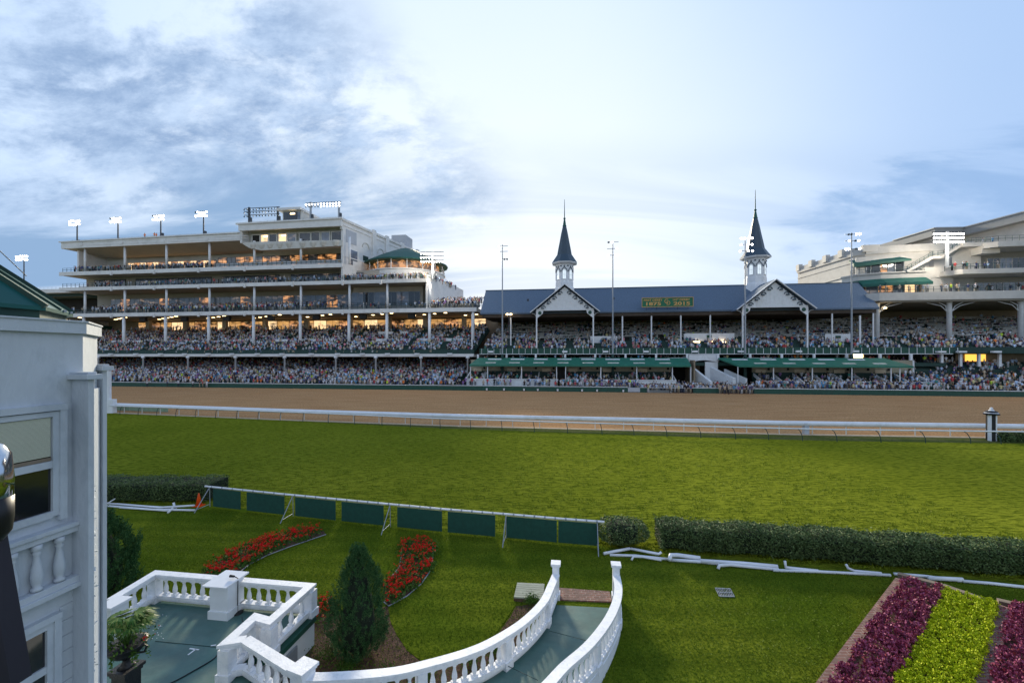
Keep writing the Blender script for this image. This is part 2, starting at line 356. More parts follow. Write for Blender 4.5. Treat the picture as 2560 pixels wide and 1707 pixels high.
# ---------------------------------------------------------------- terraces and crowd book-keeping
SEATS = []      # s, t, z, standing?, dens zone
def terrace(parent, s0, s1, t0, z0, t1, z1, rows, name='seating', m_=None, dens=.7, pitch=.56, aisles=(), stand=.25, back=True, rail=None, hole=None):
    b = MB(); dt = (t1-t0)/rows; dzr = (z1-z0)/rows
    for i in range(rows):
        z = z0+i*dzr
        b.box(s0, s1, t0+i*dt, t0+(i+1)*dt+.01, z-max(.5, dzr+.1), z)
        if back: b.box(s0+.3, s1-.3, t0+i*dt+dt*.62, t0+i*dt+dt*.72, z+.02, z+.62, 1)
    o = b.build(name, [m_ or M['concrete'], M['dgreen']], parent)
    for i in range(rows):
        z = z0+i*dzr; s = s0+.5+random.random()*.3; d = dens(i/(rows-1)) if callable(dens) else dens
        while s < s1-.4:
            ok = all(abs(s-(a+k*(i/rows))) > .75 for a, k in aisles)
            if ok and hole: ok = not any(h[0] < s < h[1] and h[2] <= i < h[3] for h in hole)
            clump = .5+.5*mnoise.noise((s*.33, i*.5, z0*3))*2.2
            if ok and random.random() < d*max(.12, .45+1.0*clump):
                SEATS.append((s+random.uniform(-.15,.15), t0+i*dt+dt*random.uniform(.3,.55), z, random.random() < stand))
            s += pitch*random.uniform(.85,1.15)
    return o
def standing(s0, s1, t0, t1, z, n):
    for _ in range(n): SEATS.append((random.uniform(s0, s1), random.uniform(t0, t1), z, True))
def railing(parent, pts, h=1.05, step=1.5, name='railing', m_=None, r=.035, bars=2):
    b = MB()
    for p, q_ in zip(pts, pts[1:]):
        L = math.dist(p[:2], q_[:2]); n = max(1, int(L/step))
        for k in range(n+1):
            f = k/n; x = p[0]+(q_[0]-p[0])*f; y = p[1]+(q_[1]-p[1])*f; z = p[2]+(q_[2]-p[2])*f
            b.box(x-r, x+r, y-r, y+r, z, z+h)
        for j in range(bars):
            zz = h*(1-j*.42)
            b.beam((p[0],p[1],p[2]+zz), (q_[0],q_[1],q_[2]+zz), r*1.6, r*1.6)
        b.beam((p[0],p[1],p[2]+.45*h), (q_[0],q_[1],q_[2]+.45*h), .02, .04)
    return b.build(name, m_ or M['rail'], parent)
def windows(parent, s0, s1, t, z0, z1, n, m_, frame=None, gap=.12, skip=(), name='window', depth=.08):
    """each window a pane with its frame as a sub-part; shares one mesh pair"""
    wd = (s1-s0)/n; a = MB().box(gap/2, wd-gap/2, -depth, 0, z0, z1)
    for k in range(n):
        if k in skip: continue
        x = s0+k*wd
        p = MB().box(x+gap/2, x+wd-gap/2, t-depth, t, z0, z1).build(name, m_[k % len(m_)] if isinstance(m_, (list, tuple)) else m_, parent)
        f = MB(); g = .07
        f.box(x+gap/2-g, x+gap/2, t-depth-.05, t, z0-g, z1+g).box(x+wd-gap/2, x+wd-gap/2+g, t-depth-.05, t, z0-g, z1+g)
        f.box(x+gap/2, x+wd-gap/2, t-depth-.05, t, z1, z1+g).box(x+gap/2, x+wd-gap/2, t-depth-.05, t, z0-g, z0).box(x+wd/2-.03, x+wd/2+.03, t-depth-.03, t-depth, z0, z1)
        f.build('frame', frame or M['steel'], p)

# ---------------------------------------------------------------- big stand on the left
SL, SR, SPB, SW4 = -145.5, -23.5, -88.5, -59.1
colx = [S(x, 104) for x in (207,307,411.5,519.5,632,749,871,966,1073,1182)]
gs = thing('grandstand', 'long cream grandstand of five open decks with a press box on its roof, left half', 'grandstand', (-85,104,0))
terrace(gs, SL-6, SR-1.2, 88.9, .95, 113, 5.3, 26, dens=lambda f: .9-.25*f, pitch=.52, stand=.5, back=True, m_=M['dgreen'])
terrace(gs, SL-6, SR+.8, 97.3, 8.1, 117, 14.7, 22, dens=lambda f: .66+.1*f, pitch=.55, stand=.12, m_=M['dgreen'], aisles=[(s_, 0) for s_ in np.arange(-140, -25, 9.1)])
terrace(gs, SL, SR-.3, 104.4, 19.35, 109.5, 20.8, 5, dens=.0, m_=M['concrete'], back=False, name='stepped_deck')
b = MB().box(SL-6, SR+1, 96.4, 97.3, 7.1, 7.75).box(SL-6, SR+1, 97.3, 121, 7.0, 7.6).build('floor_slab', M['cream2'], gs)
b = MB().box(SL-6, SR+.9, 97.2, 97.26, 7.6, 8.75).build('parapet', M['dgreen'], gs)
for z0, z1, l, r_, tb in ((18.3,19.3,SL-8,SR,121), (25.9,26.85,SL-1,S(1067,104),135), (30.3,31.35,SL-1,SW4,124)):
    MB().box(l, r_, 103.7, 104.0, z0, z1).build('fascia', M['cream2'], gs)
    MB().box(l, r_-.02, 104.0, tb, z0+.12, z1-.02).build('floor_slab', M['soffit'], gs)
# columns
for x in colx: MB().lathe([(.38,0),(.38,10.4)], x, 104.3, 12, z=7.9).build('column', M['white'], gs, smooth=True)
for x in colx: MB().box(x-.5, x+.5, 112.5, 113.4, .1, 7.0).build('column', M['soffit'], gs)
for x in [(a+c)/2 for a, c in zip(colx, colx[1:])]: MB().box(x-.6, x+.6, 116.9, 117.9, 14.5, 18.4).build('column', M['soffit'], gs)
for x in colx[:9]: MB().lathe([(.3,0),(.3,6.6)], x, 104.6, 12, z=19.35).build('column', M['white'], gs, smooth=True)
for x in colx[:7]: MB().lathe([(.31,0),(.31,7.0)], x, 104.6, 12, z=31.3).build('column', M['white'], gs, smooth=True)
for px in (245,357,469,588,711,839,939,1052,1169):
    x = S(px, 96.5); MB().lathe([(.2,0),(.2,6.1),(.45,6.2),(.45,6.6)], x, 96.6, 10, z=.5).build('slender_column', M['white'], gs, smooth=True)
# walls behind the decks
MB().box(SL-6, SR, 118.9, 119.3, 14.2, 15.25).build('parapet', M['tanwall'], gs)
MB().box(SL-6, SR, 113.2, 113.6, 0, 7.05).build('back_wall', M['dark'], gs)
MB().box(SL-6, SR+8, 120.6, 121, 0, 18.4).build('back_wall', M['tanwall'], gs)

windows(gs, SL+6, SR-1, 120.5, 15.1, 17.9, 28, [M['glassamb'], M['glasslit'], M['glassamb'], M['room']], M['dark'])
MB().box(SL, SR-14, 113.0, 113.4, 19.3, 25.95).build('back_wall', M['soffit'], gs)
windows(gs, SL+5, SR-15, 112.95, 20.9, 24.5, 30, [M['glass'], M['glasslit'], M['glass'], M['glass']], M['steel'])
MB().box(SL+1, SW4+8, 109.2, 109.6, 26.8, 30.4).build('back_wall', M['soffit'], gs)
windows(gs, SL+4, SW4+3, 109.15, 27.3, 29.8, 24, M['glass'], M['dark'], skip=(3, 11, 17))
MB().box(SL+4, SW4, 112.2, 112.6, 31.3, 38.1).build('back_wall', M['cream'], gs)
windows(gs, SL+12, S(540,112), 112.15, 32.0, 35.3, 14, [M['room'], M['glasslit']], M['tanwall'])
windows(gs, S(545,112), SW4-.8, 112.15, 31.9, 35.9, 15, [M['glasslit'], M['glass'], M['glasslit']], M['black'])
# ceiling lamps over the second deck
for k in range(34):
    x = SL+3+k*3.55; MB().disc((x, 106+(k*7 % 9), 18.36), (0,0,1), .42, 8, .06).build('ceiling_lamp', M['lampw'], gs)
# green-white lights on the lip of the first deck
for px in (275,338,400,460,519,578,642,704,777,843,905,968,1042,1124):
    x = S(px, 96); MB().box(x-.55, x+.55, 95.9, 96.35, 7.55, 7.9).build('lip_light', M['white'], gs)
# roof with its curved underside
rf = MB().wallprism([(SL,38.0),(SPB,38.3),(SPB,40.35),(SL,39.9)], 103.5, 104.1)
rf.wallprism([(SL-.5,39.75),(SPB,40.2),(SPB,40.5),(SL-.5,40.05)], 103.2, 103.6)
for k in range(4):
    x = SL+8+k*13.4; rf.box(x, x+.12, 103.44, 103.52, 38.25, 39.75); rf.disc((x-1.3, 103.42, 39.1), (0,1,0), .62, 14, .12)
    rf.box(x+1, x+11.5, 103.42, 103.5, 38.7, 38.78).box(x+1, x+11.5, 103.42, 103.5, 39.4, 39.48)
rf.build('roof_fascia', M['cream2'], gs)
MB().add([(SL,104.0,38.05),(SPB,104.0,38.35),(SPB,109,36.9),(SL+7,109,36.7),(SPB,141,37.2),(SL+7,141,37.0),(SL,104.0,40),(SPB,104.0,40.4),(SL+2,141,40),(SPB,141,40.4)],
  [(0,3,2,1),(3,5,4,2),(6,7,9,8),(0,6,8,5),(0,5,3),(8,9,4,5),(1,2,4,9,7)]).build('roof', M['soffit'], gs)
railing(gs, [(SL+1,105.5,40.1),(SPB,105.5,40.5)], .9, 2.2, r=.02, m_=M['steel'])
MB().box(SL+4, SL+4.5, 104.6, 112.4, 31.3, 37.5).build('end_wall', M['cream2'], gs)
# press box
pb = MB(); x0, x1 = SPB, SW4
pb.wallprism([(x0,40.7),(x1,40.8),(x1,42.6),(x0,42.4)], 103.0, 103.6).wallprism([(x0-.6,42.35),(x1+.4,42.6),(x1+.4,43.0),(x0-.6,42.75)], 102.7, 103.3)
pb.box(x0, x0+.6, 103.6, 116, 37.6, 42.4).box(x1-.6, x1, 103.6, 110, 40.2, 42.6)
pb.build('press_box_fascia', M['cream2'], gs)
MB().box(x0, x1, 103.6, 141, 42.2, 42.75).build('roof', M['cream'], gs)
MB().add([(x0,103.9,37.7),(x0+2.4,103.9,36.3),(x0+6,103.9,35.5),(x1,103.9,35.9),(x1,103.9,37.4),(x0,103.9,37.9),
          (x0,106,37.7),(x0+2.4,106,36.3),(x0+6,106,35.5),(x1,106,35.9),(x1,106,37.4),(x0,106,37.9)],
         [(0,1,2,3,4,5),(11,10,9,8,7,6),(0,6,7,1),(1,7,8,2),(2,8,9,3),(3,9,10,4),(5,4,10,11),(0,5,11,6)]).build('press_box_front', M['cream'], gs)
MB().box(x0+.6, x1-.6, 106.0, 106.5, 37.3, 42.3).build('press_box_wall', M['cream'], gs)
for k, (px, wd, mm) in enumerate(((643,2.1,'dark'),(664,2.0,'room'),(685,2.0,'glassdk'),(709,2.2,'room'),(732,2.2,'glass'),(765,3.0,'glassdk'),(791,2.2,'glassdk'),(816,2.2,'glass'),(847,3.4,'glassdk'))):
    x = S(px, 105.4); p = MB().box(x-wd/2, x+wd/2, 105.0, 105.3, 37.45, 39.9).build('window', M[mm], gs)
    MB().box(x-wd/2-.25, x-wd/2, 104.9, 106, 37.3, 40.1).box(x+wd/2, x+wd/2+.25, 104.9, 106, 37.3, 40.1).box(x-wd/2, x+wd/2, 104.9, 106, 39.9, 40.1).build('frame', M['cream'], p)
    MB().lathe([(.9,0),(1.25,.9),(1.25,1.4)], x, 104.6, 12, z=36.0).build('sill_bowl', M['cream'], gs, smooth=False)
    if mm == 'room': MB().box(x-.2, x+.9, 105.0-.06, 105.0-.01, 39.35, 39.7).build('ceiling_lamp', M['lampw'], p)
# announcer's booth on the roof
bx0, bx1 = S(706,104.5), S(755,104.5)
MB().box(bx0, bx1-.3, 104.6, 112, 42.7, 45.9).build('roof_booth', M['cream'], gs)
MB().box(bx0-1.1, bx1+.1, 103.6, 112.3, 45.9, 46.5).build('booth_roof', M['cream2'], gs)
p = MB().box(bx0+.4, bx1-1.4, 104.4, 104.58, 42.9, 45.5).build('window', M['glassdk'], gs)
MB().box(bx1-1.2, bx1-.6, 104.4, 104.58, 42.9, 45.5).build('window', M['glass'], gs)
MB().box(bx0+2.4, bx0+3.7, 104.32, 104.39, 44.9, 45.2).build('ceiling_lamp', M['lampw'], p)
railing(gs, [(x0+1,104.5,42.8),(bx0-.2,104.5,42.8)], .9, 2, r=.02, m_=M['steel']); railing(gs, [(bx1+.3,104.5,42.8),(x1,104.5,42.9)], .9, 2, r=.02, m_=M['steel'])
# long side wall running back from the press box
sw = MB(); A, Bq = (SW4,104.0), (-52.4,141.)
def swp(f, off=0.): 
    d = Vector((Bq[0]-A[0], Bq[1]-A[1])); nrm = Vector((d.y, -d.x)).normalized(); p = Vector(A)+d*f+nrm*off; return (p.x, p.y)
def swbox(mb, f0, f1, z0, z1, o0, o1): mb.prism([swp(f0,o0), swp(f0,o1), swp(f1,o1), swp(f1,o0)], z0, z1)
swbox(sw, 0, 1, 26.9, 42.4, -.6, 0); swbox(sw, 0, 1, 42.4, 43.0, -.6, .35); swbox(sw, 0, 1, 41.2, 41.45, 0, .15)
for f in (.33, .5, .72, .97): swbox(sw, f-.012, f+.03, 26.9, 43.5, 0, .45)
swbox(sw, 0, .3, 33.2, 33.45, 0, .12); swbox(sw, .1, .26, 29, 32.8, 0, .1)
sw.build('side_wall', M['cream2'], gs)
for f0, f1, z0, z1, mm in ((.03,.14,37.2,40.6,'grey'),(.06,.15,31.6,35.6,'glass'),(.215,.275,33.8,35.2,'dgreen')):
    wv = MB(); swbox(wv, f0, f1, z0, z1, .02, .09); wv.build('window', M[mm], gs)
for f0 in (.2, .385, .56):
    a = MB(); 
    for k in range(9):
        t0, t1 = math.pi*k/8, math.pi*(k+.999)/8
        if k < 8:
            for rr, oo in ((.045, .15),):
                p0, p1 = swp(f0+.045+math.cos(t0)*.04, .1), swp(f0+.045+math.cos(t1)*.04, .1)
                a.beam((p0[0],p0[1],37.4+math.sin(t0)*1.5), (p1[0],p1[1],37.4+math.sin(t1)*1.5), .22, .22)
    a.build('arch_moulding', M['cream'], gs)
# outer wing under the rotunda
S4 = S(1067,104)
MB().prism([(S4-.4,104.3),(S4,104.3),(S4+2.5,131),(S4+2.1,131)], 19.3, 27.9).build('wing_wall', M['cream2'], gs)
MB().prism([(SW4,109.4),(S4-3,109.4),(S4+2,131),(-54,131)], 19.3, 25.9).build('wing_block', M['soffit'], gs)
windows(gs, S(880,109.3), S(1050,109.3), 109.35, 20.8, 24.4, 6, [M['glass'], M['glassdk']], M['steel'])
rc, rt = -48.0, 119.5
MB().lathe([(10.6,0),(10.9,.2),(10.9,3.6),(11.2,3.7),(11.2,4.0)], rc, rt, 40, z=26.85).build('rotunda_drum', M['cream2'], gs)
MB().lathe([(9.4,0),(9.4,2.9)], rc, rt, 36, z=30.6).build('rotunda_interior', M['glasslit'], gs)
MB().lathe([(12.0,0),(12.0,.3),(7,2.9),(2.2,5.0),(.1,5.3)], rc, rt, 24, z=33.2).build('rotunda_roof', M['awn'], gs)
for k in range(16):
    a = 2*math.pi*k/16; MB().lathe([(.14,0),(.14,2.7)], rc+10.8*math.cos(a), rt+10.8*math.sin(a), 6, z=30.6).build('rotunda_column', M['white'], gs)
b = MB(); b.tube([(rc+11*math.cos(2*math.pi*k/40), rt+11*math.sin(2*math.pi*k/40), 31.7) for k in range(41)], .06, 5); b.tube([(rc+11*math.cos(2*math.pi*k/40), rt+11*math.sin(2*math.pi*k/40), 31.2) for k in range(41)], .04, 5)
b.build('railing', M['tanwall'], gs)
MB().box(S(985,136), S(1020,136), 134, 140, 42, 47.0).box(S(945,136), S(985,136), 134, 140, 42, 45.8).build('plant_room', M['grey'], gs)
MB().box(S(1028,141), S(1046,141), 138, 141, 26, 40).build('stair_tower', M['cream2'], gs)
railing(gs, [(SL,103.9,26.9),(S4,103.9,26.9),(S4+2,127,26.9)], 1.1, 1.4); railing(gs, [(SL,103.9,31.35),(SW4-.5,103.9,31.35)], 1.1, 1.4)
railing(gs, [(SL,103.9,19.3),(SR,103.9,19.3),(SR+1,116,20.8)], 1.1, 1.3); railing(gs, [(SL,108.6,20.6),(SR-14,108.6,20.6)], 1.0, 2)
MB().box(S(540,104), SW4-.6, 103.98, 104.03, 31.5, 32.35).build('mesh_screen', M['grey'], gs)
for px in (571,604,641,671,706,741,812,848):
    x = S(px,103.9); MB().disc((x,103.85,31.95), (0,1,0), .3, 10, .05).build('medallion', M['tanwall'], gs)
for z in (18.3, 25.9, 30.3):
    for px in (279,386,497,612,732,857,952)[:7 if z < 26 else 5]:
        x = S(px,103.6); MB().box(x-.22, x+.22, 103.3, 103.68, z-.35, z+.8).build('downpipe', M['cream2'], gs)
for i, x in enumerate(np.arange(-120, -30, 13.2)):
    MB().box(x-.9, x+.9, 104.6, 105.4, 16.9, 18.1).build('loudspeaker', M['dark'], gs)
# crowd up there
standing(SL+3, S(520,105), 104.3, 107.5, 31.4, 330); standing(SW4-16, SW4-11, 104.3, 105, 31.4, 3)
standing(SL+6, SW4, 104.4, 108, 26.9, 150); standing(SW4, S4, 104.3, 107, 26.9, 150); standing(S4-.5, S4+2, 106, 127, 26.9, 40)
for _ in range(620):
    s_ = random.triangular(SL, -62, -100); t_ = random.uniform(104.6, 110.5); SEATS.append((s_, t_, 19.35+min(1.45, (t_-104.4)*.29), True))
standing(-62, S4, 105, 110, 19.6, 36)
for _ in range(190): s_ = random.uniform(S4, SR-.3); t_ = random.uniform(104.4, 115); SEATS.append((s_, t_, 19.35+max(0, (t_-104.4)*.25), True))
standing(SL+6, SR, 118, 118.8, 14.7, 260)
# white box fronts between the lower rows
for k, (px, y, n) in enumerate([(295,854,2),(337,854,2),(428,854,2),(480,854,2),(532,854,2),(575,854,2),(612,851,2),(665,841,2),(700,851,2),(770,851,2),(812,851,2),(900,850,1),(960,850,2),(965,832,2),(1010,831,1),(1065,849,2),(1090,849,2),(1130,849,3)]):
    t_ = 105.0 if y > 845 else 110
    s_, z_ = SZ(px, y, t_); MB().box(s_-1.1*n, s_+1.1*n, t_, t_+.15, z_-.35, z_+.35).build('box_front', M['white'], gs)
for a in ((-146.5, -140), (-130, -121)): pass

# hats of the far stand at the extreme left
fs = thing('far_grandstand', 'far white and green stand seen between the domed roof and the long cream grandstand', 'grandstand', (-166,117,0))
f0, f1 = -182, -152.5
MB().box(f0, f1, 116, 132, 27.6, 28.8).build('roof', M['cream2'], fs); MB().box(f0, f1-4, 118, 130, 26.6, 27.6).build('soffit', M['dgreen'], fs)
MB().box(f0, f1+1.5, 116, 122, 16.9, 18.1).build('floor_slab', M['cream2'], fs); MB().box(f0, f1+3, 117.5, 126, 14.2, 16.9).build('under_wall', M['awn'], fs)
MB().box(f0, f1+1, 124, 126, 18, 27).build('back_wall', M['dark'], fs); MB().box(f0, f1+4, 122, 130, 0, 14.2).build('lower_wall', M['tanwall'], fs)
windows(fs, f0+2, f1-1, 123.95, 19.4, 22, 8, M['room'], M['dark']); railing(fs, [(f0,116.1,18.1),(f1+1,116.1,18.1)], 1.1); railing(fs, [(f0,117,28.8),(f1,117,28.8)], .9, r=.02, m_=M['steel'])
MB().box(f1-8, f1-3, 119, 124, 28.8, 30).build('roof_unit', M['grey'], fs)
standing(f0, f1, 116.6, 119.5, 18.1, 60)
# ---------------------------------------------------------------- twin-spired stand in the middle
M['dbrown'] = mat('dark_brown_beams', (.06,.045,.035), .8, .2, 1)
PL, PR = -21.3, 63.0; EA, RD = (98.0, 17.3), (104.6, 23.5)
ps = thing('spired_stand', 'long slate-roofed grandstand with two spires in the middle', 'grandstand', (20,98,0))
MB().add([(PL,EA[0]-.0,EA[1]),(PR,EA[0],EA[1]),(PR-.0,RD[0],RD[1]),(PL,RD[0],RD[1]),(PR,112,17.3),(PL,112,17.3),
          (PL,EA[0],EA[1]-.35),(PR,EA[0],EA[1]-.35),(PR,112,16.95),(PL,112,16.95)],
         [(0,1,2,3),(3,2,4,5),(0,6,7,1),(6,9,8,7),(1,7,8,4,2),(0,3,5,9,6),(4,8,9,5)]).build('roof', M['slate'], ps)
MB().box(PL-.1, PR+.1, RD[0]-.12, RD[0]+.12, RD[1]-.02, RD[1]+.12).build('ridge_cap', M['slated'], ps)
MB().box(PL+.5, PR-.5, 98.2, 112, 16.2, 16.9).build('ceiling_beams', M['dbrown'], ps)
MB().box(PL+.3, PR+50, 121.6, 122, 0, 19).build('back_wall', M['tanwall'], ps)
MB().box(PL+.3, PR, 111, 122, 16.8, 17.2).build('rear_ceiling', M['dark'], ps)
terrace(ps, PL+1, PR+48, 95.3, 8.5, 121, 16.2, 28, dens=lambda f: .80 if f < .2 else .66-.45*f, pitch=.56, stand=.3, m_=M['dgreen'],
        aisles=[(-14,-1.2),(-7,-.7),(-.5,0),(5.6,.4),(12.5,1),(20,2),(28,3),(36,4),(46,5),(56,6),(66,7),(78,8),(90,9)], hole=[(4,10.5,6,9),(24.5,36,7,10),(54,58.5,6,9)])
MB().box(PL+1, PR+48, 95.3, 96.2, 7.7, 8.1).build('floor_slab', M['green'], ps)
# box rails climbing the terraces
bw = MB(); bv = MB()
for i in range(8, 28):
    t_ = 95.3+i*25.7/28; z_ = 8.5+i*7.7/28
    s_ = PL+2+random.random()*2
    while s_ < PR+46:
        L = random.uniform(2.2, 5.2)
        if random.random() < .72: bw.box(s_, s_+L, t_-.04, t_+.04, z_+.86, z_+1.0)
        if random.random() < .5: bv.box(s_-.06, s_+.06, t_-.8, t_+.8, z_+.2, z_+.95)
        s_ += L+random.uniform(.1, .9)
bw.add(bv.v, bv.f).build('box_rails', M['cream'], ps)['kind'] = 'stuff'
ai = MB()
for a, k in [(-14,-1.2),(-7,-.7),(-.5,0),(5.6,.4),(12.5,1),(20,2),(28,3)]:
    ai.add([(a-.5+k*.25,102,10.95),(a+.5+k*.25,102,10.95),(a+.5+k,120.8,16.6),(a-.5+k,120.8,16.6)], [(0,1,2,3)])
ai.build('aisle_steps', M['dark'], ps)
for s0, s1, z in ((4.2,10.3,10.1),(25,35.6,10.6),(54,59,10.3)):
    p = MB().box(s0, s1, 100.4, 100.6, z, z+1.7).build('vomitory_wall', M['white'], ps)
    MB().box((s0+s1)/2-.5, (s0+s1)/2+.5, 100.3, 100.39, z+.7, z+1.3).build('sign_panel', M['green'], p)
for s0 in (27.5, 30.5, 33): MB().box(s0-.7, s0+.7, 99.9, 100.1, 10.0, 10.5).build('doorway_lamp', M['lampw'], ps)
for x in (1180, 1277*1.0, 1556, 1628.5, 1702, 1775.5, 2080, 2183):
    s_ = S(x, 98.4); MB().lathe([(.16,0),(.16,8.2)], s_, 98.4, 8, z=8.9).build('column', M['white'], ps)
# balcony front
nb_ = MB().box(PL+.5, 74, 95.0, 95.12, 7.75, 8.95).build('balcony_front', M['green'], ps)
MB().box(PL+.5, 74, 94.9, 95.2, 7.62, 7.74).build('balcony_lip', M['white'], ps)
bp = MB()
for k in range(68): x = PL+1+k*1.42; MB().box(x-.04, x+.04, 94.93, 94.99, 7.75, 8.9).build('balcony_post', M['white'], ps)
for x in (1195,1266.6,1339.5,1413,1488,1563.6,1640,1717.6,1795,1875,1954,2034.8,2116.7,2200,2277):
    s_ = S(x, 94.6); MB().box(s_-.2, s_+.2, 94.4, 94.8, 6.4, 7.62).build('short_column', M['white'], ps)
for x in (1227,1412,1514,1615,1737,1852,1997,2139):
    s_ = S(x,94.5); MB().box(s_-.55, s_+.55, 94.3, 94.8, 8.0, 8.4).build('flood_lamp', M['white'], ps)
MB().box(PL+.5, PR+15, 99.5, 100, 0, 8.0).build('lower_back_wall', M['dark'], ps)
MB().box(S(2130,99), S(2160,99), 99.3, 99.45, 6.9, 7.8).build('lit_opening', M['lampw'], ps)
for _ in range(130): s_ = random.uniform(PL+1, 74); SEATS.append((s_, random.uniform(95.3, 98.5), 6.0, random.random() < .4))
MB().box(PL+.5, 73, 95.2, 99.5, 5.2, 5.9).build('mezzanine_floor', M['dgreen'], ps)
for s0, s1 in ((1.6,5),(20.2,26),(35.3,41)): MB().box(s0, s1, 95.0, 95.12, 6.05, 6.9).build('mezzanine_panel', M['white'], ps)
# gables
def gable(sc):
    t0, hw, za, ze = 95.5, 7.6, 23.1, 17.0
    b = MB().add([(sc-hw,t0-.5,ze),(sc,t0-.5,za+.1),(sc+hw,t0-.5,ze),(sc-hw,t0+4.5,ze),(sc,t0+9.1,za+.1),(sc+hw,t0+4.5,ze),
                  (sc-hw,t0-.5,ze-.22),(sc,t0-.5,za-.12),(sc+hw,t0-.5,ze-.22),(sc-hw,t0+4.5,ze-.22),(sc,t0+9.1,za-.12),(sc+hw,t0+4.5,ze-.22)],
                 [(0,1,4,3),(1,2,5,4),(6,9,10,7),(7,10,11,8),(0,6,7,1),(1,7,8,2),(0,3,9,6),(2,8,11,5)])
    b.build('gable_roof', M['slate'], ps)
    MB().wallprism([(sc-5.9,17.75),(sc+5.9,17.75),(sc,22.6)], t0, t0+.18).box(sc-6.3, sc+6.3, t0-.06, t0+.24, 17.35, 17.74).build('gable_board', M['whitew'], ps)
    v = MB()
    for sg in (-1, 1):
        v.beam((sc+sg*(hw+.05), t0-.56, ze-.06), (sc, t0-.56, za+.02), .16, .5, up=(0,1,0))
    v.build('bargeboard', M['white'], ps)
    br = MB()
    for k in range(15): 
        x = sc-5.6+k*.8; h = 17.75+max(0, (5.9-abs(x-sc))*.82); br.box(x-.025, x+.025, t0-.03, t0, 17.75, h)
    br.build('batten', M['white'], ps)
    for sg in (-1, 1):                     # scalloped brackets under the eaves
        for k in range(4):
            x = sc+sg*(.95+k*1.25); z = 21.15-k*1.05
            a = MB()
            for q_ in range(6):
                t1, t2 = math.pi*q_/6, math.pi*(q_+1)/6
                a.beam((x+.42*math.cos(t1), t0-.12, z+.42*math.sin(t1)), (x+.42*math.cos(t2), t0-.12, z+.42*math.sin(t2)), .16, .11, up=(0,1,0))
            a.box(x+sg*.2-.3, x+sg*.2+.3, t0-.3, t0-.02, z-.25, z-.02); a.disc((x-sg*.1, t0-.05, z+.85), (0,1,0), .17, 8, .08)
            a.build('scalloped_bracket', M['slated'], ps)
        s_ = sc+sg*6.25
        MB().box(s_-.14, s_+.14, t0, t0+.28, 8.3, 17.4).build('gable_post', M['white'], ps)
        MB().wallprism([(s_-sg*.14,17.35),(s_-sg*1.5,17.35),(s_-sg*1.35,16.7),(s_-sg*.14,15.7)], t0+.02, t0+.2).build('corner_bracket', M['white'], ps)
        MB().disc((s_-sg*.72, t0-.02, 16.85), (0,1,0), .4, 14, .06).build('roundel', M['green'], ps)
        MB().tube([(s_+sg*.1,t0+.1,16.1),(s_+sg*.5,t0+.1,16.6),(s_+sg*1.2,t0+.1,16.85)], .05, 6).build('bracket_scroll', M['white'], ps)
gable(-1.6); gable(41.8)
# spires (parts of the stand)
def spire(sc, zb):
    t0 = RD[0]; n = 8; a0 = math.pi/8; top = zb+5.4
    dr = MB().lathe([(2.7,-2.2),(2.45,-.3),(2.28,-.1),(2.28,1.1),(2.2,1.15),(2.2,5.5)], sc, t0, n, z=zb, a0=a0).build('spire_drum', M['white'], ps)
    for k in range(8):
        a = 2*math.pi*k/8+a0+math.pi/8; c, s_ = math.cos(a), math.sin(a); ap = 2.2*math.cos(math.pi/8)
        def pt(u, o): return (sc+c*(ap+o)-s_*u, t0+s_*(ap+o)+c*u)
        v = MB(); pts = [(-.42,1.7),(.42,1.7),(.42,3.5),(.3,3.85),(0,4.05),(-.3,3.85),(-.42,3.5)]
        v.add([(*pt(u,.04), zb+z) for u, z in pts] + [(*pt(u,-.02), zb+z) for u, z in pts], [tuple(range(7))] + [((i+1) % 7, i, i+7, (i+1) % 7+7) for i in range(7)])
        wdo = v.build('spire_window', M['spirewin'], dr)
        fr = MB()
        for (u0,z0),(u1,z1) in zip(pts, pts[1:]+pts[:1]): fr.beam((*pt(u0,.07),zb+z0), (*pt(u1,.07),zb+z1), .1, .1)
        fr.beam((*pt(0,.06),zb+1.7), (*pt(0,.06),zb+4.0), .05, .05); fr.beam((*pt(-.4,.06),zb+2.8), (*pt(.4,.06),zb+2.8), .05, .05)
        fr.build('frame', M['white'], dr)
        hd = MB()
        hp = [(-.75,3.45),(-.55,4.05),(-.28,4.3),(0,4.65),(.28,4.3),(.55,4.05),(.75,3.45)]
        for (u0,z0),(u1,z1) in zip(hp, hp[1:]): hd.beam((*pt(u0,.09),zb+z0), (*pt(u1,.09),zb+z1), .12, .12)
        for u in (-.78, .0, .78): q0 = pt(u,.07); hd.disc((q0[0],q0[1],zb+4.85), (c,s_,0), .15, 8, .08)
        hd.build('arch_trim', M['slated'], dr)
    MB().lathe([(2.3,0),(3.15,.2),(3.25,.45),(3.0,.55)], sc, t0, n, z=top-.05, a0=a0).build('spire_cornice', M['white'], ps)
    MB().lathe([(3.2,.5),(2.62,1.35),(1.9,2.4),(1.6,3.95),(1.24,5.7),(.88,7.6),(.46,9.45)], sc, t0, n, z=top-.05, a0=a0).build('spire_roof', M['slated'], ps)
    MB().lathe([(.5,9.45),(.5,9.6),(.4,9.75),(.28,10.6),(.18,11.2),(.3,11.3),(.3,11.45),(.12,11.6),(.1,13),(.05,16.0)], sc, t0, 8, z=top-.05, a0=a0).build('finial', M['awn'], ps)
M['spirewin'] = mat('pale_spire_glass', (.5,.56,.6), .2, .1, 2, emit=(.8,.9,.95), estr=.45)
spire(-1.8, 23.9); spire(41.6, 23.9)
MB().box(-10.2, -9.8, 97.3, 97.7, 19.8, 20.3).box(9, 9.4, 97.3, 97.7, 19.8, 20.3).build('roof_vent', M['dsteel'], ps)

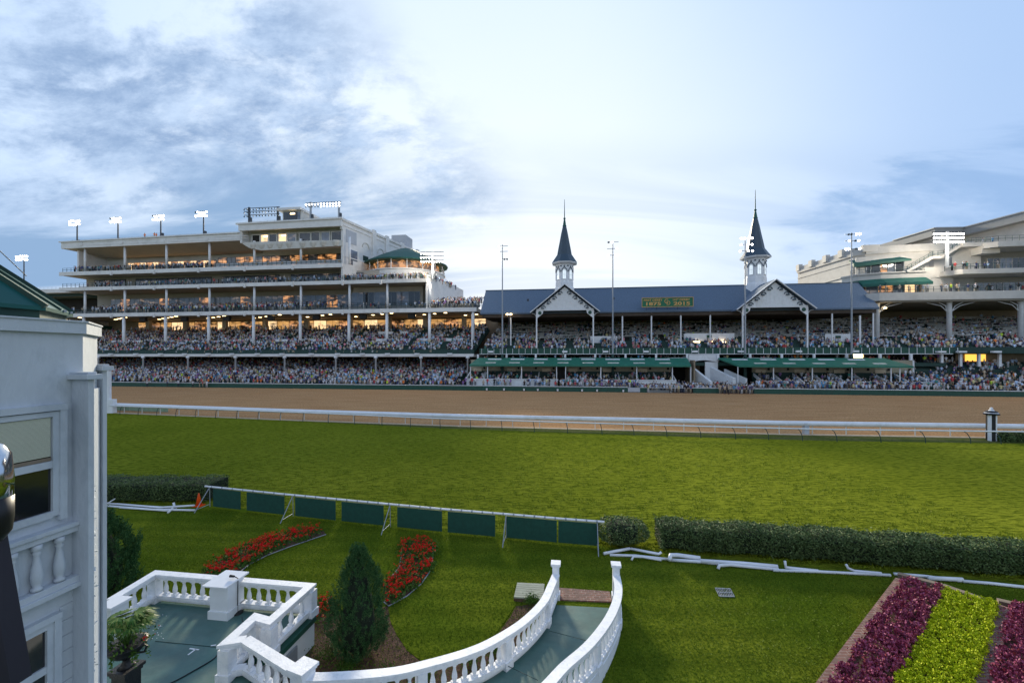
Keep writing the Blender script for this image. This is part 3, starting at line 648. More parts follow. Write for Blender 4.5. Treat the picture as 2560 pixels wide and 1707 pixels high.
# painted board on the slates
sg_ = thing('roof_sign', 'green board with gold lettering and dates standing on the blue slate roof', 'sign', (22.3,97.4,18.0))
sl, sr = S(1605.4, 97.4), S(1732, 97.4); sz0, sz1 = 18.05, 20.0
MB().box(sl, sr, 97.35, 97.5, sz0, sz1).build('board', M['sgreen'], sg_)
b = MB().box(sl-.1, sr+.1, 97.25, 97.34, sz1-.02, sz1+.08).box(sl-.1, sr+.1, 97.25, 97.34, sz0-.08, sz0+.02).box(sl-.1, sl, 97.25, 97.34, sz0, sz1).box(sr, sr+.1, 97.25, 97.34, sz0, sz1)
b.build('border', M['gold'], sg_)
for k in range(5):
    x = sl+.9+k*2.2; MB().box(x-.04, x+.04, 97.4, 97.46, 17.35, 18.05).build('leg', M['dsteel'], sg_)
def letters(txt, s_, z, size, parent, t=97.3, m_='gold', sx=1., bold=.0, name='lettering', align='CENTER', stands=True):
    cu = bpy.data.curves.new('lettering', 'FONT'); cu.body = txt; cu.size = size; cu.align_x = align; cu.align_y = 'CENTER'; cu.extrude = .02; cu.offset = bold; cu.resolution_u = 3
    tmp = bpy.data.objects.new('tmp', cu); me = bpy.data.meshes.new_from_object(tmp); bpy.data.objects.remove(tmp); bpy.data.curves.remove(cu)
    me.materials.clear(); me.materials.append(M[m_]); o = link(bpy.data.objects.new(name, me)); o.parent = parent; org = ORG[parent.name]
    o.location = (s_-org[0], t-org[1], z-org[2]); o.rotation_euler = (R(90), 0, 0); o.scale = (sx, 1, 1); return o
wS = sr-sl
letters('FIRST DERBY', sl+wS*.215, 19.5, .62, sg_, bold=.012, sx=1.12); letters('1875', sl+wS*.215, 18.66, 1.0, sg_, bold=.03, sx=1.75)
letters('141', sl+wS*.645, 19.5, .62, sg_, bold=.012, sx=1.1); letters('ST', sl+wS*.705, 19.64, .36, sg_, bold=.008); letters('DERBY', sl+wS*.84, 19.5, .62, sg_, bold=.012, sx=1.15)
letters('2015', sl+wS*.785, 18.66, 1.0, sg_, bold=.03, sx=1.75)
letters('C', sl+wS*.478, 19.2, 1.35, sg_, bold=.0, sx=.95); letters('D', sl+wS*.52, 18.8, 1.25, sg_, bold=.0, sx=.95, t=97.27)

# green canopies over the trackside boxes
def canopy(name, label, fl, fr, bl, br, tf=89.6, tb=94.0, posts=()):
    c = thing(name, label, 'canopy', ((fl+fr)/2, tb, 0))
    zf, zb_ = 5.35, 6.85
    MB().add([(fl,tf,zf),(fr,tf,zf),(br,tb,zb_),(bl,tb,zb_),(fl,tf,zf-.3),(fr,tf,zf-.3),(br,tb,zb_-.3),(bl,tb,zb_-.3)],
             [(0,1,2,3),(7,6,5,4),(0,4,5,1),(1,5,6,2),(2,6,7,3),(3,7,4,0)]).build('canopy_sheet', M['canvas'], c)
    n = int((fr-fl)/5.6)
    for k in range(n):                                            # white sky panels in two rows
        for row, f, wd in ((0, .78, 1.5), (1, .3, 1.15)):
            x = (bl if row == 0 else fl)+2.4+k*((br-bl-4) if row == 0 else (fr-fl-4))/n+(.9 if row else 0)
            ta, tb2 = tf+(tb-tf)*(f-.07), tf+(tb-tf)*(f+.07); za, zb2 = zf+(zb_-zf)*(f-.07)+.02, zf+(zb_-zf)*(f+.07)+.02
            MB().add([(x,ta,za),(x+wd*2,ta,za),(x+wd*2,tb2,zb2),(x,tb2,zb2)], [(0,1,2,3)]).build('light_panel', M['white' if row == 0 else 'panelpale'], c)
    for px in posts:
        s_ = S(px, tf+.4); MB().lathe([(.1,0),(.1,3.2)], s_, tf+.45, 8, z=1.95).build('post', M['white'], c)
    return c
M['panelpale'] = mat('pale_panel', (.55,.56,.5), .6, .25, 1.5, dirt=(.5,.36,.12), dirtscale=2)
c1 = canopy('canopy', 'green sloping canopy over the boxes below the left spire', S(1173,89.6), S(1728,89.6), S(1196,94), S(1718,94), posts=(1176,1219,1304,1391.5,1414,1502,1592,1681,1727))
c2 = canopy('canopy', 'green sloping canopy over the boxes below the right spire', S(1847.6,89.6), S(2284.5,89.6), S(1795,94), S(2209,94), posts=(1845,1934,2031,2130,2228,2250))
# boxes: white wall, sloping dividers, seats
def boxes(label, parts_, back=(0,0)):
    t = thing('trackside_boxes', label, 'boxes', ((parts_[0][0]+parts_[-1][1])/2, 90, 0))
    for a, c in parts_:
        MB().box(a, c, 89.95, 90.15, 0, 2.25).build('front_wall', M['whitew'], t)
        MB().box(a-.05, c+.05, 89.8, 90.3, 2.26, 2.4).build('ledge', M['white'], t)
        for j in range(4):
            MB().box(a, c, 90.3+j*.9, 91.2+j*.9, 0, 1.5+j*.35).build('step', M['dgreen'], t)
        n = max(1, int((c-a)/3.6))
        for k in range(n+1):
            x = a+k*(c-a)/n; MB().add([(x-.08,90.2,2.0),(x+.08,90.2,2.0),(x+.08,93.9,3.1),(x-.08,93.9,3.1),(x-.08,90.2,2.45),(x+.08,90.2,2.45),(x+.08,93.9,3.75),(x-.08,93.9,3.75)],
              [(0,1,2,3),(7,6,5,4),(0,4,5,1),(1,5,6,2),(2,6,7,3),(3,7,4,0)]).build('divider', M['white'], t)
            if k < n and k % 2 == 0: MB().box(x+.6, x+2.5, 94.4, 94.5, 3.8, 4.5).build('concession_panel', M['tanlit'], t)
            if k < n: MB().box(x+2.9, x+3.3, 94.4, 94.5, 4.3, 4.8).build('screen', M['dark'], t)
        MB().box(a, c, 94.6, 94.8, 3.9, 6.4).build('back_wall', M['tanwall2'], t); MB().box(a, c, 94.6, 94.8, 1, 3.9).build('lower_back_wall', M['dgreen'], t)
        for _ in range(int((c-a)*4.4)):
            j = random.randrange(4); SEATS.append((random.uniform(a+.3, c-.3), 90.6+j*.9+random.uniform(0,.4), 1.5+j*.35-.25, random.random() < .45))
    return t
M['tanlit'] = mat('cream_counter', (.6,.5,.36), .7, .06, 1); M['tanwall2'] = mat('olive_cream_wall', (.33,.30,.22), .8, .1, 1)
boxes('white fronted trackside boxes under the left green canopy', [(S(1165,90), S(1391,90)), (S(1414,90), S(1690,90))])
boxes('white fronted trackside boxes under the right green canopy', [(S(1905,90), S(2330,90))])
MB().box(S(1391,92), S(1414,92), 93.5, 93.7, 0, 5).build('doorway', M['dark'], c1)

# tunnel to the track between the two sets of boxes
tn = thing('tunnel', 'white arched tunnel mouth with sloping ramp walls between the two green canopies', 'tunnel', (26,95,0))
a0, a1 = S(1722,94.9), S(1795,94.9)
ar = MB(); pts = [(a0,7.55),(a1,7.55),(a1,5.9)]+[(a1+(a0-a1)*k/8, 5.9-.0+.45*math.sin(math.pi*k/8)) for k in range(1,8)]+[(a0,5.9)]
ar.wallprism(pts[::-1], 94.85, 95.4); ar.build('arch', M['whitew'], tn)
tw0 = S(1728,95), S(1763,95)
MB().box(tw0[0], tw0[1], 99, 99.2, 0, 6.4).build('tunnel_back', M['tanwall'], tn); MB().box(tw0[0]+1, tw0[0]+1.5, 98.8, 98.98, 1.5, 5.4).build('doorway', M['dark'], tn)
MB().box(tw0[0]-.3, tw0[0], 92, 99, 0, 6.4).build('tunnel_side', M['tanwall'], tn)
MB().box(tw0[1], a1, 95.0, 95.5, 0, 6).build('white_wall', M['whitew'], tn)
def sloped(n0, px0, y0, px1, y1, th=.5, t0=95.0, t1=89.6):
    sA, zA = SZ(px0, y0, t0); sB, zB = SZ(px1, y1, t1)
    MB().prism([(sA-th/2,t0),(sB-th/2,t1),(sB+th/2,t1),(sA+th/2,t0)], [0,0,0,0], [zA,zB,zB,zA]).build(n0, M['whitew'], tn)
sloped('ramp_wall', 1727, 914, 1778, 954); sloped('ramp_wall', 1767, 912, 1836, 945, .6, 96, 90.5); sloped('ramp_wall', 1812, 922, 1866, 946, .3, 95, 91)

# ---------------------------------------------------------------- stand at the right
rs = thing('grandstand', 'cream multi-level grandstand with green awnings and stairs, at the right edge', 'grandstand', (85,104,0))
RE = 112.
def rb(name, s0, s1, t0, t1, z0, z1, m_='cream3', bev=0): return MB().box(s0, s1, t0, t1, z0, z1).build(name, M[m_], rs)
MB().prism([(62.2,100.6),(63.6,99),(RE,99),(RE,126),(62.2,126)], [18.8]*5, [20.45]*5).build('floor_slab', M['cream3'], rs)
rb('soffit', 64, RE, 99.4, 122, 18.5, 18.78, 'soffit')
for px in (2192.5,2373,2551.7):
    x = S(px, 101); MB().lathe([(.45,0),(.45,9.8),(.55,10),(.55,10.4)], x, 101, 14, z=8.4).build('column', M['white'], rs, smooth=True)
    for sg in (-1, 1):
        for L in (2.2, 4.4):
            MB().tube([(x+sg*.5,101,16.6),(x+sg*L*.4,101-.3,17.7),(x+sg*L,100.6,18.4)], .08, 6).build('column_brace', M['white'], rs)
x = S(2204,101); MB().lathe([(.1,.0),(.35,-.35)], x, 100, 8, z=17.6).build('pendant_lamp', M['lampw'], rs)
for px in (1985*0+2154,): x = S(px, 97); MB().lathe([(.18,0),(.18,7)], x, 97.5, 8, z=8.6).build('slender_column', M['white'], rs)
# wing with the two awnings: a curved front
arc = [(62.4,129),(64.3,108.8),(66,107.2),(70,106.2),(75,105.6),(80,105.3),(86,105.2)]
def strip(pts, z0, z1, th, name, m_, off=0.):
    b = MB()
    for (x0,y0),(x1,y1) in zip(pts, pts[1:]):
        d = Vector((x1-x0, y1-y0)).normalized(); nn = Vector((d.y,-d.x)); a = nn*off; c = nn*(off-th)
        b.prism([(x0+a.x,y0+a.y),(x1+a.x,y1+a.y),(x1+c.x,y1+c.y),(x0+c.x,y0+c.y)], z0, z1)
    return b.build(name, M[m_], rs)
strip(arc, 20.4, 30.2, .6, 'wing_wall', 'cream3'); strip(arc, 30.2, 30.8, .7, 'cornice', 'cream3', .3); strip(arc, 30.8, 31.9, .5, 'parapet', 'cream3', .05); strip(arc, 28.7, 28.95, .3, 'string_course', 'cream3', .12)
for s_, t_ in ((62.5,128.5),(62.9,123),(63.4,117.5),(63.9,112)): rb('parapet_pier', s_-.5, s_+.5, t_-.8, t_+.8, 30.8, 32.5)
rb('parapet_pier', 65.2, 68.6, 106.6, 107.4, 30.8, 32.3)
arc2 = [(60.8,126),(61.6,108),(63,104.8),(66.5,103),(70,102.4),(74.6,102.2)]
strip(arc2, 24.0, 25.1, .5, 'cornice', 'cream3'); strip(arc2, 25.1, 25.4, .5, 'cornice', 'cream3', .25)
MB().prism([(62,126),(62,108),(63.4,105),(66.5,103.4),(70,102.8),(74.6,102.6),(74.6,106),(66,108)][::-1], 24.0, 24.5).build('terrace_floor', M['soffit'], rs)
aw = MB()
for (x0,y0),(x1,y1) in zip(arc2[1:], arc2[2:]):
    aw.add([(x0,y0,24.0),(x1,y1,24.0),(x1+.4,y1-1.3,22.9),(x0+.2,y0-1.3,22.9),(x0,y0,23.8),(x1,y1,23.8),(x1+.4,y1-1.3,22.3),(x0+.2,y0-1.3,22.3)], [(3,2,1,0),(4,5,6,7),(7,6,2,3),(2,6,5,1),(0,4,7,3)])
aw.build('awning', M['awn'], rs)
x0, x1 = S(2138,104.5), S(2271,104.5)
MB().add([(x0,106.8,28.9),(x1-1.5,105.6,29.3),(x1,103.6,28.3),(x0-.3,104.4,27.7),(x0,106.8,28.6),(x1-1.5,105.6,29.0),(x1,103.6,27.9),(x0-.3,104.4,26.9)],
         [(3,2,1,0),(4,5,6,7),(7,6,2,3),(2,6,5,1),(0,4,7,3)]).build('awning', M['awn'], rs)
for a, c, mm in ((2150,2165,'cream3'),(2165,2176,'glassdk'),(2180,2200,'glassdk'),(2200,2219,'glasslit'),(2219,2238,'glass'),(2240,2260,'glassdk')):
    p = rb('window', S(a,105), S(c,105), 105.0, 105.1, 25.4, 28.3, mm)
    MB().box(S(c,105)-.1, S(c,105)+.05, 104.9, 105.12, 25.4, 28.4).build('frame', M['steel'], p)
rb('wing_wall', S(2140,105.2), S(2262,105.2), 105.15, 105.5, 25.4, 29.2)
for a, c, mm in ((2135,2160,'glasslit'),(2160,2190,'glass'),(2190,2228,'glasslit'),(2228,2256,'glass'),(2256,2283,'room'),(2286,2302,'tanwall')):
    p = rb('window', S(a,105.4), S(c,105.4), 104.9, 105.0, 20.6, 23.6, mm)
    MB().box(S(c,105.4)-.08, S(c,105.4)+.08, 104.8, 105.02, 20.5, 23.7).build('frame', M['cream3'], p)
# plain walls with blind arch, upper block, windows
b1, b2 = S(2304,102.8), S(2372,102.8)
rb('arch_wall', b1, b2+.8, 102.8, 103.2, 20.4, 26.2)
a = MB()
for k in range(10):
    t1, t2 = math.pi*k/10, math.pi*(k+1)/10; xm = (b1+b2)/2
    a.beam((xm+1.5*math.cos(t1),102.75,22.6+1.5*math.sin(t1)), (xm+1.5*math.cos(t2),102.75,22.6+1.5*math.sin(t2)), .15, .15)
a.box(xm-1.6, xm-1.45, 102.7, 102.82, 20.5, 22.6).box(xm+1.45, xm+1.6, 102.7, 102.82, 20.5, 22.6); a.build('arch_moulding', M['cream3'], rs)
rb('upper_block', 77.6, 86.5, 104.2, 110, 25.0, 30.2, 'cream3'); rb('upper_block', 84.5, 87.8, 101.6, 104.2, 28.6, 30.55, 'cream3')
rb('back_wall', 79, RE, 105.5, 106, 20.4, 29.6, 'soffit')
windows(rs, S(2380,105.4), S(2375,105.4)+22, 105.45, 20.6, 23.0, 9, [M['glassdk'], M['glass'], M['glass']], M['cream3'])
windows(rs, S(2468,105.4), S(2468,105.4)+14, 105.45, 25.2, 28.2, 6, [M['glassdk'], M['glass']], M['cream3'])
MB().prism([(77.6,101.8),(79.4,99.6),(RE,99.6),(RE,105.5),(77.6,105.5)], 24.1, 25.05).build('floor_slab', M['cream3'], rs)
MB().prism([(84.6,101.2),(85.9,99.8),(RE,99.8),(RE,106),(84.6,106)], 29.5, 30.6).build('floor_slab', M['cream3'], rs)
railing(rs, [(62.6,100.4,20.45),(63.8,99.1,20.45),(RE,99.1,20.45)], 1.1, 1.4); railing(rs, [(77.8,101.8,25.05),(79.5,99.7,25.05),(RE,99.7,25.05)], 1.1, 1.4)
railing(rs, [(84.7,101.2,30.6),(86,99.9,30.6),(RE,99.9,30.6)], 1.1, 1.2); railing(rs, [(62.2,106,25.4),(66.5,103.2,25.4),(74.4,102.4,25.4)], 1.0, 1.3)
# outside stairs
st = MB(); sa, za = SZ(2262,680,102.6); sb2, zb3 = SZ(2325,645,102.6); sc_, zc = SZ(2352,642,102.6); sd_, zd = SZ(2397,614,102.6)
for (xa, z0, xb, z1) in ((sa, za, sb2, zb3), (sc_, zc, sd_, zd)):
    st.beam((xa,102.0,z0), (xb,102.0,z1), .18, .55); st.beam((xa,103.4,z0), (xb,103.4,z1), .18, .55)
    for k in range(14): f = k/13; st.box(xa+(xb-xa)*f-.2, xa+(xb-xa)*f+.2, 102.0, 103.4, z0+(z1-z0)*f+.02, z0+(z1-z0)*f+.12)
st.box(sb2, sc_, 101.9, 103.5, zb3-.3, zb3+.25); st.box(sd_, sd_+5.5, 101.6, 103.8, zd-.5, zd+.35)
st.build('outside_stairs', M['cream3'], rs)
railing(rs, [(sa,101.95,za+.2),(sb2,101.95,zb3+.2),(sc_,101.95,zc+.2),(sd_,101.95,zd+.3),(sd_+5,101.6,zd+.35)], 1.0, .8)
# the great roof, stepping forward
V3 = [ST(109,122), ST(109,110), ST(116,109.6), ST(117,97.6), ST(117.2,80)]
rp = V3 + [ST(170,80), ST(170,130), ST(109,130)]
MB().prism(rp, 38.2, 40.1).build('great_roof', M['grey2'] if 'grey2' in M else M['grey'], rs)
b = MB(); 
for p0, p1 in zip(V3, V3[1:]): b.beam((p0[0],p0[1],40.2), (p1[0],p1[1],40.2), .5, .25)
b.build('roof_edge', M['steel'], rs)
MB().prism([ST(111,121), ST(111,111.5), ST(118,111), ST(119,99), ST(160,99), ST(160,121)], 30, 38.2).build('upper_wall', M['cream3'], rs)
strip([ST(113,111.4), ST(118.5,111)], 31, 35.5, .2, 'awning', 'awn', .6)
# lower right terraces
terrace(rs, 63, RE, 88.9, .95, 94.6, 3.2, 7, dens=lambda f: .95-.45*f, pitch=.5, stand=.45, m_=M['dgreen'])
terrace(rs, 64, RE, 95, 4.0, 99.5, 5.8, 5, dens=.42, pitch=.55, stand=.1, m_=M['dgreen'])
rb('lower_floor', 74, RE, 95.2, 96, 7.7, 8.1, 'dgreen'); rb('balcony_front', 74, RE, 95.0, 95.15, 7.8, 9.0, 'dgreen')
rb('lower_back_wall', 74, RE, 100, 100.4, 0, 8, 'tanwall'); rb('lit_opening', S(2413,99.9), S(2462,99.9), 99.7, 99.95, 6.2, 7.6, 'amberlit')
rb('small_house', S(2170,95), S(2285,95), 94.9, 95.0, 1, 6.4, 'whitew')
for px in (2355,2402,2448,2500): x = S(px, 95.5); MB().box(x-.2, x+.2, 95.4, 95.8, 5.2, 8.0).build('short_column', M['white'], rs)
for px in (2358,2410,2497): x = S(px, 94); MB().box(x-.7, x+.7, 94.2, 94.9, 7.9, 8.25).build('flood_lamp', M['white'], rs)
standing(63.5, 82, 99.3, 101, 20.45, 22); standing(80, RE, 99.9, 104.5, 20.45, 26); standing(78.5, 88, 100.2, 102.5, 25.05, 14); standing(85, RE, 100.2, 104, 30.6, 5)
# ---------------------------------------------------------------- light masts and lamp banks
def lamphead(parent, c, r=.42, on=True, d=(0,-1,-.45)):
    c = Vector(c); dv = Vector(d).normalized(); b = MB(); b.tube([c, c-dv*r*.9], [r, r*.35], 9); hd = b.build('lamp_hood', M['dsteel'], parent)
    MB().disc(c+dv*.03, dv, r*.93, 10, .05).build('lamp_face', M['lamp' if on else 'lampoff'], hd)
def tallmast(px, y0, ytop, label, rows, t=93.6, grey=True):
    s_, zt = SZ(px, ytop, t); _, zb = SZ(px, y0, t)
    o = thing('light_mast', label, 'light mast', (s_,t,0), group='tall light masts in front of the spired stand')
    MB().lathe([(.3,0),(.3,7.6)], s_, t, 10).build('mast_base', M['dgreen'], o)
    MB().lathe([(.19,7.6),(.09,zt)], s_, t, 10).build('pole', M['steel'], o)
    for (z, xs, on) in rows:
        b = MB().beam((s_-1.2,t,zt-z), (s_+1.2,t,zt-z), .1, .1).build('crossarm', M['steel'], o)
        for x, f in zip(xs, on): lamphead(o, (s_+x,t-.3,zt-z-.1), .22, f)
tallmast(1256, 870, 612, 'tall slim light mast left of the left spire, its lamps pale against the bright sky', [(.3,(-.8,),(1,)),(1.5,(-.9,),(1,)),(3.2,(-1.0,-.4,.5,1.1),(1,1,0,0))])
tallmast(1532, 870, 603, 'tall slim light mast between the left spire and the green roof sign', [(.2,(-.9,-.2),(0,1)),(1.6,(.8,),(1,)),(3.0,(-1.0,.6,1.2),(1,1,1))])
tallmast(1863, 870, 592, 'tall light mast standing just left of the right spire with glaring lamps', [(.3,(-.9,-.2,.6,1.2),(1,1,1,1)),(1.6,(-.9,.4,1.2),(1,1,1)),(2.9,(-1.1,.5,1.3),(1,1,1))])
tallmast(2129, 870, 582, 'tall light mast right of the right spire, in front of the cream wing', [(.3,(-.7,-.2,.7,1.3),(0,0,1,1)),(1.6,(-.6,.5,1.1),(1,0,1)),(3.2,(-1.2,-.7,.6,1.3),(1,1,0,1))])
p_ = thing('lamp_post', 'short black lamp post with two round lamps left of the left gable', 'lamp post', (S(1272.5,97),97,8.5))
MB().lathe([(.1,8.5),(.07,16.6)], S(1272.5,97), 97, 8).build('pole', M['dsteel'], p_)
for sg in (-1,1): MB().lathe([(.1,0),(.32,.12),(.32,.3),(.1,.4)], S(1272.5,97)+sg*.4, 97, 10, z=16.6).build('lamp', M['lampw'], p_)
roofm = [(192.9,603,553,'leftmost light mast on the flat cream roof'),(295,597,546,'second light mast from the left on the flat cream roof'),(402,592,540,'third light mast from the left on the flat cream roof'),(509,586.5,531,'light mast on the flat cream roof nearest the press box')]
for i, (px, yb, yt, lb) in enumerate(roofm):
    s_, zt = SZ(px, yt, 106); zb = 40.1
    o = thing('roof_light_mast', lb, 'light mast', (s_,106,zb), group='light masts on the roof of the left stand')
    MB().lathe([(.2,zb),(.14,zt)], s_, 106, 8).build('pole', M['dsteel'], o); MB().box(s_+.1, s_+.75, 105.7, 106.3, zb+.1, zb+1.9-(i<2)*.9).build('control_box', M['dsteel'], o)
    for r_, z in enumerate((-.1, -1.1)):
        MB().beam((s_-2.1,106,zt+z+.4), (s_+1.1,106,zt+z+.4), .12, .12).build('crossarm', M['dsteel'], o)
        for k in range(6): lamphead(o, (s_-2.2+k*.68,105.7,zt+z+random.uniform(-.12,.12)), .27, not (r_ == 0 and k == 0 and i))
s_, zt = SZ(60, 641, 118)
o = thing('roof_light_mast', 'light mast with glaring lamps on the far stand behind the domed green roof', 'light mast', (s_,118,28.8))
MB().lathe([(.2,28.8),(.14,zt)], s_, 118, 8).build('pole', M['dsteel'], o)
for r_, z in enumerate((-.1, -1.1)):
    for k in range(6): lamphead(o, (s_-2.6+k*.85,117.7,zt+z+random.uniform(-.15,.15)), .32, True)
def bank(px0, px1, ys, n, t, zbase, label, on, name='floodlight_bank', poles=(.12,.97), seed=3):
    rnd = random.Random(seed)
    sa, _ = SZ(px0, ys[0], t); sb_, _ = SZ(px1, ys[0], t)
    o = thing(name, label, 'floodlights', ((sa+sb_)/2, t, zbase))
    for j, y in enumerate(ys):
        za, zb2 = SZ(px0, y+(2 if px0 < 900 else 0), t)[1], SZ(px1, y-(2 if px0 < 900 else 0), t)[1]
        MB().beam((sa-.3,t,za+.5), (sb_+.3,t,zb2+.5), .14, .14).build('crossbar', M['dsteel'], o)
        for k in range(n):
            f = k/(n-1); lamphead(o, (sa+(sb_-sa)*f, t-.35, za+(zb2-za)*f+rnd.uniform(-.06,.06)), .2, on(j, k) if callable(on) else bool(on), (rnd.uniform(-.2,.2),-1,-.5))
    for f in poles:
        x = sa+(sb_-sa)*f; zt = SZ(px0+(px1-px0)*f, ys[0], t)[1]; MB().box(x-.2, x+.2, t-.2, t+.2, zbase, zt+.6).build('pole', M['dsteel' if px0 < 700 else 'steel'], o); MB().box(x+.2, x+.7, t-.25, t+.25, zbase+.3, zbase+2).build('control_box', M['dsteel'], o)
    return o
bank(613, 697, (524,532,541), 12, 105, 42.8, 'unlit bank of round floodlights in three rows, left of the rooftop booth', 0)
bank(767, 850, (511,517), 12, 105, 42.8, 'lit bank of floodlights right of the rooftop booth', lambda j, k: not (j == 1 and k in (0,1,2,3,4)))
bank(1054, 1106, (635,645,655), 9, 105.5, 27, 'glaring bank of floodlights on a pole at the outer corner of the left stand', 2, poles=(.54,))
bank(2332, 2404, (586,596,606), 13, 99.5, 25.5, 'glaring bank of floodlights on a pole beside the outside stairs at right', 2, poles=(.5,))
for px, y, t, zc in ((1081, 660, 103, 0), (2366, 612, 97, 0)):
    s_, z_ = SZ(px, y, t); l = bpy.data.lights.new('floodlight_glow', 'POINT'); l.energy = 2600; l.color = (1,.88,.7); l.shadow_soft_size = 1.2
    lo = link(bpy.data.objects.new('floodlight_glow', l)); lo.location = W(s_, t, z_)

# ---------------------------------------------------------------- trackside fence
tf_ = 87.6
fn = thing('trackside_fence', 'dark green board fence with a white top rail beyond the dirt track', 'fence', (20,tf_,0))
segs = [(S(60,tf_), S(1570,tf_)), (S(1600,tf_), S(1617,tf_)), (S(1733,tf_), S(1797,tf_)), (S(1885,tf_), S(2750,tf_))]
for a, c in segs:
    MB().box(a, c, tf_, tf_+.12, 0, .98).build('board_panel', M['green'], fn)
    MB().box(a, c, tf_-.08, tf_+.22, .98, 1.08).build('top_rail', M['white'], fn)
MB().box(S(1570,tf_), S(1600,tf_), tf_, tf_+.12, .1, .95).build('gate_panel', M['grey'], fn)
for a, c in ((1620,1733),(1822,1885)):
    p0, p1 = S(a,tf_), S(c,tf_); MB().tube([(p0,tf_,1.0),(p1,tf_,1.0)], .05, 6).build('gate_rail', M['white'], fn)
    MB().box((p0+p1)/2-.06, (p0+p1)/2+.06, tf_, tf_+.1, 0, 1).build('gate_post', M['white'], fn)
for i, px in enumerate((1217,1260,1310,1344.5,1394,1455,1492.6,1558)):
    x = S(px, tf_-.2); nm = ['leftmost','second','third','fourth','fifth','sixth','seventh','last'][i]
    o = thing('bucket', f'{nm} of the eight white buckets hung along the green trackside fence' if i not in (0,7) else (f'leftmost of the white buckets hung on the green fence' if i == 0 else 'rightmost white bucket, low on the green fence next to the grey gate'), 'bucket', (x, tf_-.2, .12), group='white buckets on the trackside fence')
    MB().lathe([(.16,.12),(.2,.5),(.22,.52)], x, tf_-.24, 12).build('pail', M['white'], o)
    MB().tube([(x-.2,tf_-.24,.5),(x,tf_-.3,.66),(x+.2,tf_-.24,.5)], .012, 4).build('handle', M['steel'], o)

# ---------------------------------------------------------------- the two rails of the track
def polyat(pts, step):
    out = []; 
    for p, q_ in zip(pts, pts[1:]):
        L = math.dist(p, q_); n = max(1, round(L/step)); out += [(p[0]+(q_[0]-p[0])*k/n, p[1]+(q_[1]-p[1])*k/n) for k in range(n)]
    return out
dr_ = thing('dirt_rail', 'thick rounded white rail on posts along the near edge of the dirt track', 'rail', (0,55,0), stands=False)
MB().tube([(x,y,1.0) for x, y in dirtrail], .235, 12).build('cap_rail', M['white'], dr_, smooth=True)
pp = polyat(dirtrail, 3.0)[:100]
for x, y in pp: MB().box(x-.035, x+.035, y+.1, y+.17, 0, .9).build('post', M['cream'], dr_)
tr_ = thing('turf_rail', 'slim grey white rail on curved dark posts along the far edge of the racing turf', 'rail', (0,50,0), stands=False)
MB().tube([(x,y,.98) for x, y in turfrail], .062, 8).build('rail', M['white'], tr_, smooth=True)
for x, y in polyat(turfrail, 3.1)[:100]:
    MB().tube([(x+.1,y-.45,-.02),(x+.08,y-.42,.45),(x+.03,y-.22,.82),(x,y,.95)], .032, 6).build('goose_neck_post', M['dgreen'], tr_)
def marker(px, yb, yt, label, w_=.34, striped=True):
    X, Y = G(px, yb); hgt = (yb-yt)*Y/F_; o = thing('marker_pole', label, 'marker pole', (X,Y,0), stands=False)
    if striped:
        n = 8; b = MB().lathe([(w_,0),(w_,hgt*.78)], X, Y, n); b.m = [k % 2 for k in range(n)]+[0,0]; b.build('shaft', [M['white'], M['black']], o)
        MB().lathe([(w_*1.5,hgt*.78),(w_*1.6,hgt*.81),(w_*1.2,hgt*.84)], X, Y, 12).lathe([(w_*1.15,hgt*.84),(w_*1.2,hgt*.87),(w_*.8,hgt*.9)], X, Y, 12).build('cap', M['black'], o)
        MB().lathe([(w_*1.4,hgt*.83),(w_*1.15,hgt*.845)], X, Y, 12).lathe([(w_*.7,hgt*.89),(w_*.4,hgt*.93)], X, Y, 12).lathe([(.02,hgt*.93),(w_*.36,hgt*.95),(w_*.3,hgt*.98),(.02,hgt)], X, Y, 10).build('cap_ring', M['white'], o)
    else:
        MB().box(X-w_*.5, X+w_*.5, Y-.2, Y+.2, 0, hgt*.92).box(X-w_*1.1, X+w_*1.3, Y-.3, Y+.3, 0, hgt*.3).build('shaft', M['white'], o)
        MB().lathe([(.05,hgt*.92),(.2,hgt*.95),(.05,hgt)], X, Y, 8).build('cap', M['white'], o)
marker(2478.5, 1101, 1018, 'black and white striped marker pole with a ball cap beside the rails at right')
marker(268, 1032, 918, 'white marker post half hidden by the corner of the white house', .75, False)
X, Y = G(2014, 1085); MB().box(X-.22, X+.22, Y-.2, Y+.2, 0, 1.0).box(X-.27, X+.27, Y-.24, Y+.24, 1.0, 1.06).build('utility_box', M['grey'], org=(X,Y,0), stands=False)
tag(bpy.data.objects['utility_box'], 'small grey utility box between the two rails right of centre', 'utility box')
X, Y = G(350, 1029); X1, Y1 = G(278, 1026); X2, Y2 = G(421, 1031)
o = thing('glass_screen', 'low row of pale green glass panels behind the turf rail at far left', 'screen', (X,Y,0), stands=False)
for k in range(6):
    a = k/6; c = (k+.95)/6; MB().prism([(X1+(X2-X1)*a,Y1+(Y2-Y1)*a),(X1+(X2-X1)*c,Y1+(Y2-Y1)*c),(X1+(X2-X1)*c,Y1+(Y2-Y1)*c+.06),(X1+(X2-X1)*a,Y1+(Y2-Y1)*a+.06)], .05, .85).build('pane', M['palegreen'] , o)

